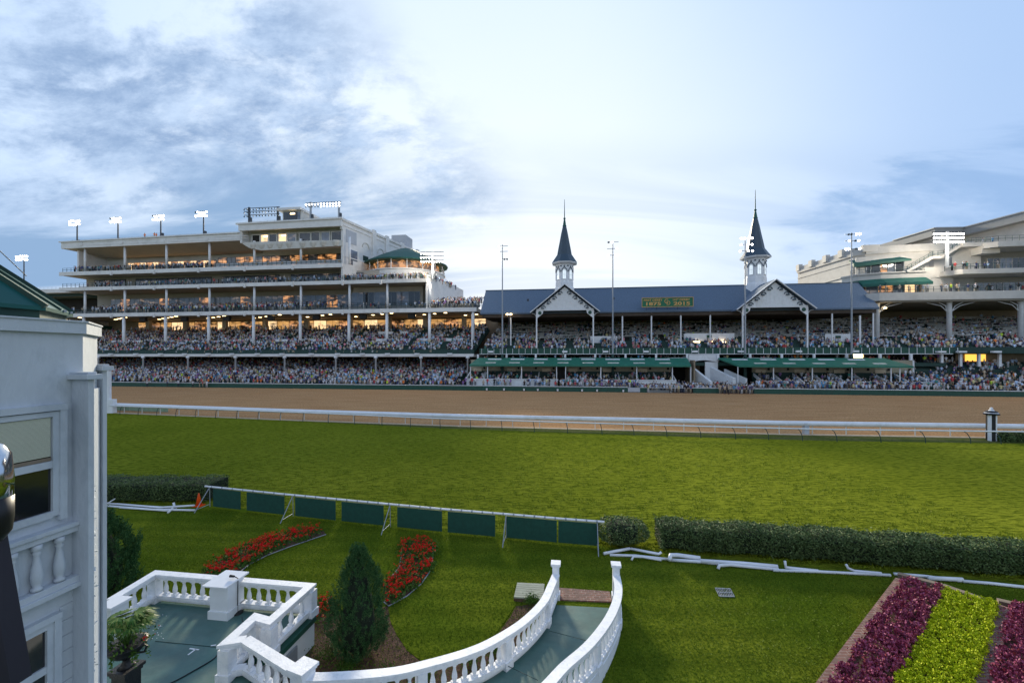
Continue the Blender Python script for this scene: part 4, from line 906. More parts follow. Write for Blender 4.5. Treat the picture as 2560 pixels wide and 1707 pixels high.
# ---------------------------------------------------------------- foliage makers
def leafmat(name, cols, rough=.6, trans=.0, spec=.1):
    m = bpy.data.materials.new(name); m.use_nodes = True; nt = m.node_tree; q = N(nt); bs = nt.nodes['Principled BSDF']
    ge = q.n('ShaderNodeNewGeometry'); rp = q.n('ShaderNodeValToRGB'); q.put(rp.inputs[0], ge.outputs['Random Per Island'])
    e = rp.color_ramp.elements; e[0].color = (*cols[0],1); e[1].color = (*cols[-1],1); e[1].position = 1
    for i, c in enumerate(cols[1:-1]): n_ = e.new((i+1)/(len(cols)-1)); n_.color = (*c,1)
    q.put(bs.inputs['Base Color'], rp.outputs[0]); bs.inputs['Roughness'].default_value = rough; bs.inputs['Specular IOR Level'].default_value = spec
    return m
M['hedge'] = leafmat('hedge_leaves', [(.05,.09,.028),(.08,.125,.04),(.105,.155,.055),(.14,.185,.075)], .6, spec=.15)
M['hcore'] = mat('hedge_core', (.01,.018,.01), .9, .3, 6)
M['cedar'] = leafmat('cedar_needles', [(.016,.055,.02),(.035,.10,.035),(.08,.16,.055)], .6)
M['geran'] = leafmat('bedding_leaves', [(.03,.08,.012),(.06,.13,.02),(.1,.18,.03)], .6)
M['redfl'] = leafmat('red_petals', [(.5,.006,.01),(.75,.012,.012),(.62,.01,.02)], .55)
M['purp'] = leafmat('purple_leaves', [(.10,.012,.03),(.24,.04,.09),(.40,.12,.22),(.2,.03,.03)], .5)
M['lime'] = leafmat('lime_leaves', [(.24,.32,.006),(.38,.46,.01),(.52,.56,.03)], .6)
M['palm'] = leafmat('palm_fronds', [(.02,.07,.012),(.05,.12,.025),(.14,.19,.05)], .5)
M['bark'] = mat('bark', (.09,.06,.04), .9, .3, 8)
def leaves(name, pts, size, m_, parent=None, org=None, asp=.55, up=.0, drop=0, fold=False, nrm=None):
    """one mesh of small pointed leaf faces at the given points"""
    pts = np.asarray(pts, float); n = len(pts)
    d = rng.normal(size=(n,3)); d[:,2] += max(0,up)*2; d /= np.linalg.norm(d,axis=1)[:,None]
    if nrm is not None: d = d*.6+np.asarray(nrm)*.8; d /= np.linalg.norm(d,axis=1)[:,None]
    r2 = rng.normal(size=(n,3)); a = np.cross(d, r2); a /= np.linalg.norm(a,axis=1)[:,None]
    sz = (size*rng.uniform(.6,1.35,n))[:,None]
    if up < 0: d[:,2] *= (1+up); d /= np.linalg.norm(d,axis=1)[:,None]; a = np.cross(d, r2); a[:,2] *= .5; a /= np.linalg.norm(a,axis=1)[:,None]
    L = d*sz; Wd = a*sz*asp*.5
    v = np.stack([pts, pts+L*.5+Wd, pts+L, pts+L*.5-Wd], 1).reshape(-1,3)
    o3 = np.array(org if org is not None else (ORG.get(parent.name, (0,0,0)) if parent is not None else (0,0,0)))
    v -= o3
    me = bpy.data.meshes.new(name); me.vertices.add(4*n); me.vertices.foreach_set('co', v.ravel())
    me.loops.add(4*n); me.loops.foreach_set('vertex_index', np.arange(4*n, dtype=np.int32)); me.polygons.add(n)
    me.polygons.foreach_set('loop_start', np.arange(0,4*n,4, dtype=np.int32)); me.update(calc_edges=True); me.validate(); me.materials.append(m_)
    o = link(bpy.data.objects.new(name, me)); 
    if parent is not None: o.parent = parent
    else: o.location = tuple(o3)
    return o
def lump(x, y, k=1.):
    return .5*math.sin(x*2.3*k+y*1.1)+.3*math.sin(x*5.1*k-y*3.7+1.3)+.2*math.sin(x*9.7*k+y*7+.4)
def hedge(label, front, depth, hgt, name='hedge', dens=1300, lf=.075):
    """front: base line on the ground (world); depth away from the camera"""
    o = thing(name, label, 'hedge' if name == 'hedge' else 'bush', (*front[0],0), stands=False)
    P_ = []; core = MB(); tot = 0
    for p, q_ in zip(front, front[1:]):
        d = Vector((q_[0]-p[0], q_[1]-p[1])); L = d.length; d.normalize(); nn = Vector((-d.y, d.x))
        if nn.y < 0: nn = -nn
        core.prism([(p[0]+nn.x*.15,p[1]+nn.y*.15),(q_[0]+nn.x*.15,q_[1]+nn.y*.15),(q_[0]+nn.x*(depth-.15),q_[1]+nn.y*(depth-.15)),(p[0]+nn.x*(depth-.15),p[1]+nn.y*(depth-.15))], .14, hgt-.14)
        cnt = int(L*(hgt*1.6+depth)*dens*.8)
        for _ in range(cnt):
            u = random.random()*L; g = lump(p[0]+u, 0)*.10; r_ = random.random()
            if r_ < .46: v = random.uniform(0, depth); z = hgt+g-abs(random.gauss(0,.05)); e_ = min(v, depth-v); z -= max(0, .34-e_)**2*2.6
            elif r_ < .93: z = random.uniform(.1, hgt); v = abs(random.gauss(0,.06))+g*1.1+max(0, .34-(hgt-z))**2*2.2+max(0,.25-z)*.5
            else: z = random.uniform(.1, hgt); v = depth-abs(random.gauss(0,.05))
            x, y = p[0]+d.x*u+nn.x*v, p[1]+d.y*u+nn.y*v
            P_.append((x,y,z))
        for end, pt in ((0,p),(1,q_)):
            for _ in range(int(depth*hgt*dens*.9)):
                v = random.uniform(.1,depth-.1); z = random.uniform(.1,hgt-.05); off = abs(random.gauss(0,.06))*(1 if end == 0 else -1)
                P_.append((pt[0]+d.x*off+nn.x*v, pt[1]+d.y*off+nn.y*v, z))
    core.build('inner_branches', M['hcore'], o); leaves('foliage', P_, lf, M['hedge'], o, up=-.55)
    for k in range(max(2, int(len(P_)/9000))):
        f = random.random(); p, q_ = front[0], front[-1]; x, y = p[0]+(q_[0]-p[0])*f, p[1]+(q_[1]-p[1])*f+depth*.5
        MB().lathe([(.04,-.05),(.03,.3)], x, y, 6).build('stem', M['bark'], o)
    return o
hedge('dark clipped hedge behind the orange cone and the stacked white pipes at left', [G(150,1258), G(395,1259), G(512,1259)], 1.9, .98, dens=650)
bx_, by_ = G(1566, 1379); by_ += .66
bo = thing('bush', 'rounded clipped bush standing alone at the right end of the green windscreen panels', 'bush', (bx_,by_,0), stands=False)
bq = []
for _ in range(5200):
    v = Vector((random.gauss(0,1), random.gauss(0,1), random.gauss(0,1))).normalized(); k_ = 1/(abs(v.x)**3+abs(v.y)**3+abs(v.z)**3)**(1/3)
    z = .56+v.z*k_*.40+random.gauss(0,.02); tp = 1-.18*max(0,(.4-z)); rr = 1+.05*lump(v.x*2, v.y*2+v.z*3)+random.gauss(0,.025)
    bq.append((bx_+v.x*k_*.93*tp*rr, by_+v.y*k_*.66*tp*rr, z*rr))
leaves('foliage', bq, .075, M['hedge'], bo, up=-.5); MB().lathe([(.45,.2),(.62,.4),(.62,.7),(.4,.88)], bx_, by_, 14).build('inner_branches', M['hcore'], bo)
for dx_ in (-.2, .05, .25): MB().tube([(bx_+dx_*.4,by_,-.03),(bx_+dx_,by_,.3)], .025, 6).build('stem', M['bark'], bo)
hedge('long clipped hedge running along the turf to the right edge', [G(1652,1380), G(2000,1404), G(2300,1428), G(2700,1460)], 1.35, .93)
for px, lb in ((2511, 'small dark round bush just right of the striped marker pole'), (2547, 'small dark round bush at the right edge beside the rails')):
    X, Y = G(px, 1103); o = thing('bush', lb, 'bush', (X,Y,0), stands=False); Q_ = rng.normal(size=(1500,3)); Q_ /= np.linalg.norm(Q_,axis=1)[:,None]; Q_ *= (.55+.08*rng.normal(size=(1500,1)))
    Q_[:,2] = abs(Q_[:,2]+.3)*.9; leaves('foliage', Q_+np.array([X,Y,.02]), .12, M['hedge'], o); MB().lathe([(.4,.05),(.42,.5),(.2,.8)], X, Y, 10).build('inner_branches', M['hcore'], o)

# cedars: flame of upright sprays round a trunk
def cedar(label, X, Y, hgt, rad, n=900, seed=1, base=.05):
    r_ = np.random.default_rng(seed); o = thing('cedar_tree', label, 'tree', (X,Y,0), stands=False)
    MB().tube([(X,Y,-.05),(X+.02,Y,hgt*.5),(X,Y,hgt*.95)], [.09,.06,.015], 8).build('trunk', M['bark'], o)
    pts = []; nr = []
    for i in range(n):
        h = r_.random()**1.05; prof = float(np.interp(h, [0,.08,.25,.45,.62,.78,.9,1], [.5,.85,1,.95,.78,.54,.3,.05]))
        a = r_.random()*2*math.pi; rr = rad*prof*(.74+.34*r_.random()**.5)*(1+.12*math.sin(a*3+h*9)+.08*math.sin(a*7-h*17))
        c = np.array([X+rr*math.cos(a), Y+rr*math.sin(a), base+h*(hgt-base-.12)])
        out = np.array([math.cos(a)*.45, math.sin(a)*.45, 1.]); out /= np.linalg.norm(out)
        L = rad*.32*(.6+.8*r_.random())
        k = 46; f = r_.random(k)[:,None]; sp = r_.normal(size=(k,3))*.035*rad/.75
        pts.append(c + out*L*f + sp*(1-f*.55)); nr.append(np.repeat(out[None], k, 0))
    inner = MB(); prof = [(rad*.12,base),(rad*.6,hgt*.14),(rad*.68,hgt*.3),(rad*.58,hgt*.5),(rad*.36,hgt*.72),(rad*.1,hgt*.9)]
    inner.lathe(prof, X, Y, 12).build('inner_branches', M['hcore'], o)
    leaves('crown', np.concatenate(pts), .055*rad/.75, M['cedar'], o, asp=.34, nrm=np.concatenate(nr))
X, Y = G(896, 1640); cedar('dense dark green cedar in the mulch bed right of the white terrace', X, Y, 2.68, .58, 1000, 2)
cedar('dark cedar half hidden behind the corner of the white house at left', -12.55, 12.9, 2.62, .9, 900, 5)

# ---------------------------------------------------------------- portable rail with windscreen panels
pr = thing('portable_rail', 'thin white rail on angled legs hung with dark green windscreen panels across the lawn edge', 'rail', (*G(902,1300),0), stands=False)
rl = [(513,1215),(700,1234),(902,1253),(1106,1272),(1269,1285),(1400,1296),(1511,1304)]; ZR = .98
R3 = [(*G(x,y,ZR),ZR) for x, y in rl]
MB().tube(R3, .045, 8).build('top_rail', M['white'], pr, smooth=True)
def onrail(px):
    for (xa,ya),(xb,yb),p,q_ in zip(rl, rl[1:], R3, R3[1:]):
        if px <= xb or xb == rl[-1][0]:
            # solve along the segment for the screen column
            k = (px-CX)/F_; f = (k*p[1]-p[0])/((q_[0]-p[0])-k*(q_[1]-p[1])); return Vector(p).lerp(Vector(q_), f)
for a, c in ((534,601.5),(618,711),(739,839),(855,959),(994,1105),(1120,1238),(1267,1392),(1396,1494)):
    p, q_ = onrail(a), onrail(c); d = (q_-p).normalized(); nn = Vector((d.y,-d.x,0))*.03
    if nn.y > 0: nn = -nn
    b = MB(); b.prism([(p.x+nn.x,p.y+nn.y),(q_.x+nn.x,q_.y+nn.y),(q_.x-nn.x*.2,q_.y-nn.y*.2),(p.x-nn.x*.2,p.y-nn.y*.2)], .05, ZR-.07); b.build('windscreen_panel', M['screen'], pr)
for px in (524,732,975,1265,1493):
    p = onrail(px); b = MB(); b.tube([p, (p.x+.02,p.y,0)], .02, 6); b.tube([(p.x,p.y-.02,ZR-.05),(p.x-.12,p.y-.85,0)], .02, 6); b.tube([(p.x,p.y,.12),(p.x-.1,p.y-.72,.12)], .014, 5); b.build('leg', M['steel'], pr)
for px in np.arange(530, 1500, 26):
    p = onrail(px); MB().tube([(p.x-.03,p.y,p.z),(p.x+.03,p.y,p.z)], .055, 8).build('clip', M['steel'], pr)
# cone
X, Y = G(497, 1264); o = thing('traffic_cone', 'orange traffic cone beside the end of the left hedge', 'cone', (X,Y,0), stands=False)
MB().lathe([(.14,.03),(.03,.6),(.02,.62)], X, Y, 16).build('cone', M['orange'], o, smooth=True); MB().box(X-.2, X+.2, Y-.2, Y+.2, 0, .035).build('base', M['orange'], o)
# loose white rail pipes
def pipes(label, specs, group):
    for i, (pl, lb, r_) in enumerate(specs):
        pts = [(*G(x, y, z), z) for x, y, z in pl]
        o = MB().tube(pts, r_, 8).build('loose_pipe', M['white'], org=(pts[0][0], pts[0][1], 0), stands=False, smooth=True); tag(o, lb, 'pipe', group)
g_ = 'dismantled white rail pipes lying along the hedges'
pipes('', [([(250,1256,.05),(330,1263,.05),(440,1270,.05)], 'long white pipe at the back of the left pile, starting at the house corner', .05),
 ([(268,1264,.05),(380,1273,.05),(487,1275,.05)], 'lowest white pipe of the left pile, nearest the house terrace', .05),
 ([(292,1259,.12),(400,1268,.12),(486,1263,.2)], 'white pipe lying on top of the left pile, tilted up toward the cone', .045),
 ([(300,1268,.06),(420,1276,.06)], 'short white pipe on the grass in front of the left pile', .045),
 ([(420,1281,.05),(436,1266,.1),(434,1256,.28)], 'crooked white pipe end standing up across the left pile', .05),
 ([(262,1262,.05),(288,1246,.3)], 'thin white pipe end sticking up at the left end of the left pile', .025)], g_)
def Z_(l): return [(1500+x/2.218, 1000+y/2.218, z) for x, y, z in l]
pipes('', [(Z_([(20,850,.06),(90,836,.1),(165,822,.12)]), 'white pipe slanting toward the stem of the lone round bush', .055),
 (Z_([(170,822,.12),(250,838,.12),(325,852,.1),(340,842,.16)]), 'white pipe running right from the lone bush with a bent tip', .05),
 (Z_([(55,858,.04),(200,862,.04),(385,882,.04)]), 'flat white pipe lying lowest under the lone round bush', .05),
 (Z_([(175,886,.05),(185,866,.14),(235,868,.1),(340,886,.06)]), 'white pipe with a hooked left end below the lone bush', .04),
 (Z_([(385,885,.12),(392,858,.2),(430,858,.16),(555,875,.12)]), 'thick white pipe with a curled left end near the start of the long hedge', .075),
 (Z_([(395,885,.05),(560,895,.05),(660,905,.05)]), 'white pipe under the thick curled one beside the long hedge', .06),
 (Z_([(560,890,.1),(800,905,.08),(985,922,.08)]), 'long straight white pipe along the foot of the long hedge', .07),
 (Z_([(655,935,.04),(662,915,.14),(720,912,.08),(990,938,.05)]), 'white pipe with a hooked end below the long straight one', .055),
 (Z_([(1025,890,.32),(1030,925,.12),(1080,932,.08),(1210,945,.06)]), 'white pipe with an upturned left end at mid hedge', .045),
 (Z_([(960,942,.04),(1210,950,.04),(1610,970,.04)]), 'longest thin white pipe reaching from mid hedge to the brick flower bed', .05),
 (Z_([(1365,910,.3),(1375,930,.18),(1410,945,.08),(1560,958,.06)]), 'white pipe with a curved upright end left of the brick flower bed', .04),
 (Z_([(1630,962,.06),(1800,975,.06),(2000,1000,.06)]), 'white pipe behind the corner of the brick flower bed', .05),
 (Z_([(1820,985,.08),(2010,994,.08)]), 'short thick white pipe on top behind the purple flower bed', .07),
 (Z_([(2010,1002,.05),(2170,1015,.05),(2400,1040,.05)]), 'white pipe at the far right running out of the picture', .05)], g_)
from mathutils import noise as mnoise
# ---------------------------------------------------------------- terrace, ramp and garden in the foreground
ZD, ZT = .75, 1.52
A_, B_, C_, D_, E_, FF, GG = [G(*p, ZT) for p in ((388,1430),(775,1462),(674,1550),(637,1540),(568,1602),(613,1595),(757,1684))]
LFT = G(277, 1497, ZT)
Lc = [(757,1684,1.5),(800,1690,1.48),(970,1678,1.36),(1072,1656,1.26),(1174,1626,1.16),(1242,1595,1.08),(1310,1551,.98),(1358,1503,.87),(1378,1462,.80),(1390,1434,.76)]
Rc = [(1190,1900,1.52),(1300,1780,1.42),(1371,1707,1.32),(1412,1663,1.22),(1463,1619,1.12),(1497,1581,1.04),(1524.5,1540.5,.95),(1541,1503,.87),(1546,1469,.80),(1541,1437,.76)]
def smoothc(pts, n=6):
    P_ = [Vector(p) for p in pts]; out = []
    for i in range(len(P_)-1):
        p0, p1, p2, p3 = P_[max(0,i-1)], P_[i], P_[i+1], P_[min(len(P_)-1,i+2)]
        for k in range(n):
            t = k/n; out.append(.5*((2*p1)+(p2-p0)*t+(2*p0-5*p1+4*p2-p3)*t*t+(-p0+3*p1-3*p2+p3)*t**3))
    return out+[P_[-1]]
LC = smoothc([(*G(x,y,z),z) for x,y,z in Lc]); RC = smoothc([(*G(x,y,z),z) for x,y,z in Rc])
BAL = [(.05,0),(.05,.045),(.032,.06),(.045,.1),(.052,.17),(.046,.24),(.03,.33),(.026,.39),(.038,.42),(.03,.44),(.045,.46),(.045,.5)]
def mk_bal(hh):
    b = MB(); b.lathe([(r_*1.12, h*hh/.5) for r_, h in BAL], 0, 0, 12); b.box(-.06,.06,-.06,.06,0,.06*hh/.5); b.box(-.052,.052,-.052,.052,.46*hh/.5,hh); return b
def balustrade(name, label, path, h=.78, step=.27, posts=(), groups=None):
    """path: points on top of the hand rail"""
    o = thing(name, label, 'balustrade', (path[0][0], path[0][1], 0), stands=False)
    for seg in path_segs(path):
        b = MB(); c = MB()
        prof = [(-.11,0),(.11,0),(.11,-.06),(.075,-.085),(.075,-.14),(-.075,-.14),(-.075,-.085),(-.11,-.06)]
        sweep(b, seg, prof, 0); b.build('hand_rail', M['balus'], o)
        sweep(c, seg, [(-.09,0),(.09,0),(.09,-.09),(.075,-.14),(-.075,-.14),(-.09,-.09)], -(h-.20)); c.build('bottom_rail', M['balus'], o)
    return o
def path_segs(path): return [path]
def sweep(mb, pts, prof, dz):
    pts = [Vector(p) for p in pts]; n = len(prof); b = len(mb.v)
    for i, p in enumerate(pts):
        d0 = (p-pts[i-1]).xy.normalized() if i else None; d1 = (pts[i+1]-p).xy.normalized() if i < len(pts)-1 else None
        if d0 is None: d0 = d1
        if d1 is None: d1 = d0
        nm = (Vector((d0.y,-d0.x))+Vector((d1.y,-d1.x))).normalized(); k = 1/max(.35, nm.dot(Vector((d0.y,-d0.x))))
        for x, z in prof: mb.v.append((p.x+nm.x*x*k, p.y+nm.y*x*k, p.z+z+dz))
    for i in range(len(pts)-1):
        for k in range(n): mb.f.append((b+i*n+k, b+(i+1)*n+k, b+(i+1)*n+(k+1) % n, b+i*n+(k+1) % n)); mb.m.append(0)
    mb.f.append(tuple(b+k for k in range(n))); mb.m.append(0); mb.f.append(tuple(b+(len(pts)-1)*n+k for k in range(n))[::-1]); mb.m.append(0)
def along(pts, step, start=.2, end=.2):
    pts = [Vector(p) for p in pts]; L = [0]
    for p, q_ in zip(pts, pts[1:]): L.append(L[-1]+(q_.xy-p.xy).length)
    n = max(1, int((L[-1]-start-end)/step)); out = []
    for k in range(n+1):
        t = start+(L[-1]-start-end)*k/n; i = max(j for j in range(len(L)) if L[j] <= t+1e-6); i = min(i, len(pts)-2)
        f = (t-L[i])/max(1e-6, L[i+1]-L[i]); out.append((pts[i].lerp(pts[i+1], f), math.atan2(pts[i+1].y-pts[i].y, pts[i+1].x-pts[i].x), t/L[-1]))
    return out
balm = {}
def put_bal(o, p, ang, h):
    hh = round(h-.34, 2)
    if hh not in balm:
        x = mk_bal(hh); me = bpy.data.meshes.new('baluster'); me.from_pydata(x.v, [], x.f); me.materials.append(M['balus']); balm[hh] = me
    c = link(bpy.data.objects.new('baluster', balm[hh])); c.parent = o; org = ORG[o.name]; c.location = (p.x-org[0], p.y-org[1], p.z-h+.20-org[2]); c.rotation_euler = (0,0,ang)
def post(o, x, y, zb, zt, w_=.2, ang=-TH, cap=False, name='post'):
    b = MB(); q_ = w_/2
    def bx(w2, z0, z1): 
        c, s_ = math.cos(ang), math.sin(ang); b.prism([(x+c*u-s_*v, y+s_*u+c*v) for u, v in ((-w2,-w2),(w2,-w2),(w2,w2),(-w2,w2))], z0, z1)
    bx(q_, zb, zt); bx(q_+.03, zb, zb+.18)
    if cap: bx(q_+.045, zt, zt+.06); bx(q_+.02, zt-.04, zt)
    b.build(name, M['balus'], o)
H1 = ZT-ZD
tb = balustrade('balustrade', 'white balustrade round the far and side edges of the green terrace', [(*p, ZT) for p in (LFT, A_, B_, C_, D_, E_, FF)], H1)
for a, c in ((LFT,A_),(A_,B_),(B_,C_),(C_,D_),(D_,E_)):
    L = math.dist(a,c)
    if L > .8:
        for p, ang, f in along([(*a,ZT),(*c,ZT)], .27, .34, .34):
            if (a is A_ and c is B_) and abs(f-.47) < .065: continue
            put_bal(tb, p, ang, H1)
    elif L > .35: put_bal(tb, Vector(((a[0]+c[0])/2,(a[1]+c[1])/2,ZT)), 0, H1)
for p in (A_, B_, C_, D_, E_): post(tb, p[0], p[1], ZD-.02, ZT-.13, .24)
for f in (.41,.54): post(tb, A_[0]+(B_[0]-A_[0])*f, A_[1]+(B_[1]-A_[1])*f, ZD, ZT-.13, .14)
lb_ = balustrade('balustrade', 'white curved balustrade sweeping along the left side of the ramp', [(*FF,ZT)]+[tuple(p) for p in LC], H1)
for p, ang, f in along([(*FF,ZT), (*GG,1.5)], .27, .22, .25): put_bal(lb_, p, ang, H1)
for i, (p, ang, f) in enumerate(along(LC, .235, .3, .25)):
    if i % 9 == 8: post(lb_, p.x, p.y, p.z-H1+.0, p.z-.13, .19, ang)
    else: put_bal(lb_, p, ang, H1)
post(lb_, GG[0], GG[1], .5, 1.62, .3, -.4, True); post(lb_, LC[-1].x, LC[-1].y+.05, 0, 1.03, .2, -TH, True)
rb_ = balustrade('balustrade', 'white curved balustrade along the right side of the ramp, board clad outside', [tuple(p) for p in RC], H1)
for i, (p, ang, f) in enumerate(along(RC, .235, .2, .25)):
    if i % 9 == 8: post(rb_, p.x, p.y, p.z-H1, p.z-.13, .19, ang)
    else: put_bal(rb_, p, ang, H1)
post(rb_, RC[-1].x, RC[-1].y+.05, 0, 1.03, .2, -TH, True)
def skirt(o, pts, top, out, name='skirt_wall'):
    b = MB()
    for p, q_ in zip(pts, pts[1:]):
        d = (Vector(q_)-Vector(p)).xy.normalized(); nn = Vector((d.y,-d.x))*out
        b.prism([(p[0]+nn.x*.1,p[1]+nn.y*.1),(q_[0]+nn.x*.1,q_[1]+nn.y*.1),(q_[0]-nn.x*.02,q_[1]-nn.y*.02),(p[0]-nn.x*.02,p[1]-nn.y*.02)], -.1, [p[2]-top,q_[2]-top,q_[2]-top,p[2]-top])
    b.build(name, M['whitew'], o)
skirt(rb_, RC, H1-.06, 1); skirt(lb_, LC, H1-.06, -1)
# floors
M['deck'] = mat('painted_green_deck', (.045,.12,.11), .42, .2, 1.1, dirt=(.16,.22,.19), dirtscale=.5, bump=.25, bscale=6)
dk = MB(); side = [(*p, ZD) for p in (LFT, A_, B_, C_, D_, E_, FF, GG)]
n_ = len(side)
dk.prism([(-9.9,2.0),(.05,2.0),(LC[3].x,LC[3].y-1.3),(GG[0],GG[1])]+[FF, E_, D_, C_, B_, A_, LFT], .62, ZD)
o = dk.build('terrace_floor', M['deck'], org=(0,0,0), stands=False); o['kind'] = 'structure'
rm = MB(); m1 = [p for p in LC]
jb = MB(); M['jointg'] = mat('joint_green', (.02,.05,.045), .7, .1, 3)
for (x0,y0,z0),(x1,y1,z1) in (((388,1602,ZD),(570,1620,ZD)),((1371,1576,.27),(1482,1605,.30)),((1262,1661,.38),(1345,1700,.42))):
    jb.beam((*G(x0,y0,z0),z0+.006), (*G(x1,y1,z1),z1+.004), .012, .008)
o = jb.build('floor_joints', M['jointg'], org=(0,0,0), stands=False); o['kind'] = 'structure'; 
for i in range(40):
    pa = along(LC, .01, 0, 0); break
La = [x[0] for x in along(LC, 9.0/44*.98, 0, 0)]; Ra = [x[0] for x in along(RC[2:], .2, 0, 0)]
def res(pts, n): 
    pts = [Vector(p) for p in pts]; L = [0]
    for p, q_ in zip(pts, pts[1:]): L.append(L[-1]+(q_-p).length)
    out = []
    for k in range(n+1):
        t = L[-1]*k/n; i = min(max(j for j in range(len(L)) if L[j] <= t+1e-6), len(pts)-2); out.append(pts[i].lerp(pts[i+1], (t-L[i])/max(1e-6,L[i+1]-L[i])))
    return out
RE_ = [Vector((-.9, 3.2, 1.52))]+RC
La, Ra = res(LC, 30), res(RE_, 30)
for i in range(30):
    a, b2_, c, d = La[i], Ra[i], Ra[i+1], La[i+1]; z0, z1 = a.z-H1-.01, d.z-H1-.01
    rm.prism([(a.x,a.y),(b2_.x,b2_.y),(c.x,c.y),(d.x,d.y)], [z0-.15,z0-.15,z1-.15,z1-.15], [z0,z0,z1,z1])
o = rm.build('ramp', M['deck'], org=(0,0,0), stands=False); o['kind'] = 'structure'
def brickmat():
    m = bpy.data.materials.new('brick_paving'); m.use_nodes = True; nt = m.node_tree; q = N(nt); bs = nt.nodes['Principled BSDF']
    oc = q.n('ShaderNodeTexCoord').outputs['Object']; br = q.n('ShaderNodeTexBrick'); q.put(br.inputs['Vector'], oc); br.inputs['Scale'].default_value = 1
    br.inputs['Color1'].default_value = (.13,.045,.035,1); br.inputs['Color2'].default_value = (.30,.12,.085,1); br.inputs['Mortar'].default_value = (.34,.27,.23,1)
    br.inputs['Brick Width'].default_value = .2; br.inputs['Row Height'].default_value = .1; br.inputs['Mortar Size'].default_value = .012
    q.put(bs.inputs['Base Color'], q.mix(q.ss(q.noise(oc,4,5),.3,.7), br.outputs[0], (.14,.08,.065))); bs.inputs['Roughness'].default_value = .85
    return m
M['brick'] = brickmat()
bk = [G(1388,1470), G(1524,1480), G(1530,1506), G(1386,1500)]
o = MB().prism(bk[::-1], -.05, .035).build('brick_strip', M['brick'], org=(*bk[0],0), stands=False); tag(o, 'strip of red brick paving between the two end posts of the ramp', 'brick strip')
# side wall under the terrace
pl = thing('terrace_wall', 'low white block wall with a green edge under the right side of the terrace', 'wall', (*B_,0), stands=False)
wb = MB(); ed = MB()
for a, c in ((B_,C_),(C_,D_),(D_,E_),(E_,FF),(FF,GG)):
    d = (Vector(c)-Vector(a)).normalized(); nn = Vector((-d.y, d.x))*.12
    wb.prism([(a[0],a[1]),(c[0],c[1]),(c[0]+nn.x,c[1]+nn.y),(a[0]+nn.x,a[1]+nn.y)][::-1], -.05, .63)
    ed.prism([(a[0]-d.x*.1,a[1]-d.y*.1),(c[0]+d.x*.1,c[1]+d.y*.1),(c[0]+nn.x*1.5,c[1]+nn.y*1.5),(a[0]+nn.x*1.5,a[1]+nn.y*1.5)][::-1], .63, .755)
wb.build('block_wall', M['whitew'], pl); ed.build('green_edge', M['green'], pl)
d = Vector((C_[0]-B_[0], C_[1]-B_[1])).normalized(); nn = Vector((-d.y,d.x))*.14; mB = Vector(B_)+d*.75
MB().prism([(mB.x+nn.x,mB.y+nn.y),(mB.x+d.x*.55+nn.x,mB.y+d.y*.55+nn.y),(mB.x+d.x*.55+nn.x*1.25,mB.y+d.y*.55+nn.y*1.25),(mB.x+nn.x*1.25,mB.y+nn.y*1.25)], .15, .5).build('vent', M['steel'], pl)
wf = MB().prism([LFT, A_, B_, (B_[0]+.02,B_[1]+.14), (A_[0]-.1,A_[1]+.14)][::-1], -.05, .63).build('block_wall', M['whitew'], pl)
# white lectern
LX, LY = G(551, 1547, ZD); LY += .14; LX -= .0
lt = thing('lectern', 'white boxed lectern with a flat slanted top standing at the terrace balustrade', 'lectern', (LX,LY,ZD), stands=False)
def rbox(mb, cx, cy, hx, hy, z0, z1, ang=-TH, z1b=None):
    c, s_ = math.cos(ang), math.sin(ang); pts = [(cx+c*u-s_*v, cy+s_*u+c*v) for u, v in ((-hx,-hy),(hx,-hy),(hx,hy),(-hx,hy))]
    return mb.prism(pts, z0, z1)
rbox(MB(), LX, LY+.12, .25, .27, ZD+.2, ZD+.84).build('body', M['whitew'], lt); rbox(MB(), LX, LY+.12, .28, .31, ZD, ZD+.2).build('plinth', M['whitew'], lt)
c_, s__ = math.cos(-TH), math.sin(-TH); tp = [(LX+c_*u-s__*v, LY+.12+s__*u+c_*v) for u, v in ((-.4,-.36),(.27,-.36),(.34,.34),(-.34,.34))]
MB().prism(tp, [ZD+.83]*2+[ZD+.88]*2, [ZD+.86]*2+[ZD+.92]*2).build('desk_top', M['white'], lt)
X, Y = G(594, 1532, ZD); ms = thing('microphone_stand', 'thin black microphone stand beside the white lectern', 'microphone stand', (X,Y,ZD), stands=False)
MB().lathe([(.13,0),(.12,.03),(.02,.05)], X, Y, 16, z=ZD).build('base', M['black'], ms); MB().tube([(X,Y,ZD),(X+.01,Y,ZD+.9),(X-.08,Y,ZD+.95)], .012, 6).build('pole', M['black'], ms)
MB().tube([(X-.08,Y,ZD+.95),(X-.2,Y,ZD+.96)], [.025,.035], 8).build('microphone', M['black'], ms)
cb = [(605,1540),(606,1552),(630,1560),(622,1570)]
b = MB().tube([(*G(x,y,ZD+.012),ZD+.012) for x, y in cb], .008, 5); o = b.build('cable', M['black'], org=(*G(605,1540,ZD),ZD), stands=False); tag(o, 'short black cable curling from the foot of the microphone stand', 'cable')
cb = [(548,1625),(540,1640),(520,1655),(480,1678),(440,1700),(380,1728)]
o = MB().tube([tuple(p) for p in smoothc([(*G(x,y,ZD+.012),ZD+.012) for x,y in cb])], .012, 5).build('cable', M['black'], org=(*G(548,1625,ZD),ZD), stands=False); tag(o, 'long black cable running over the green terrace floor', 'cable')
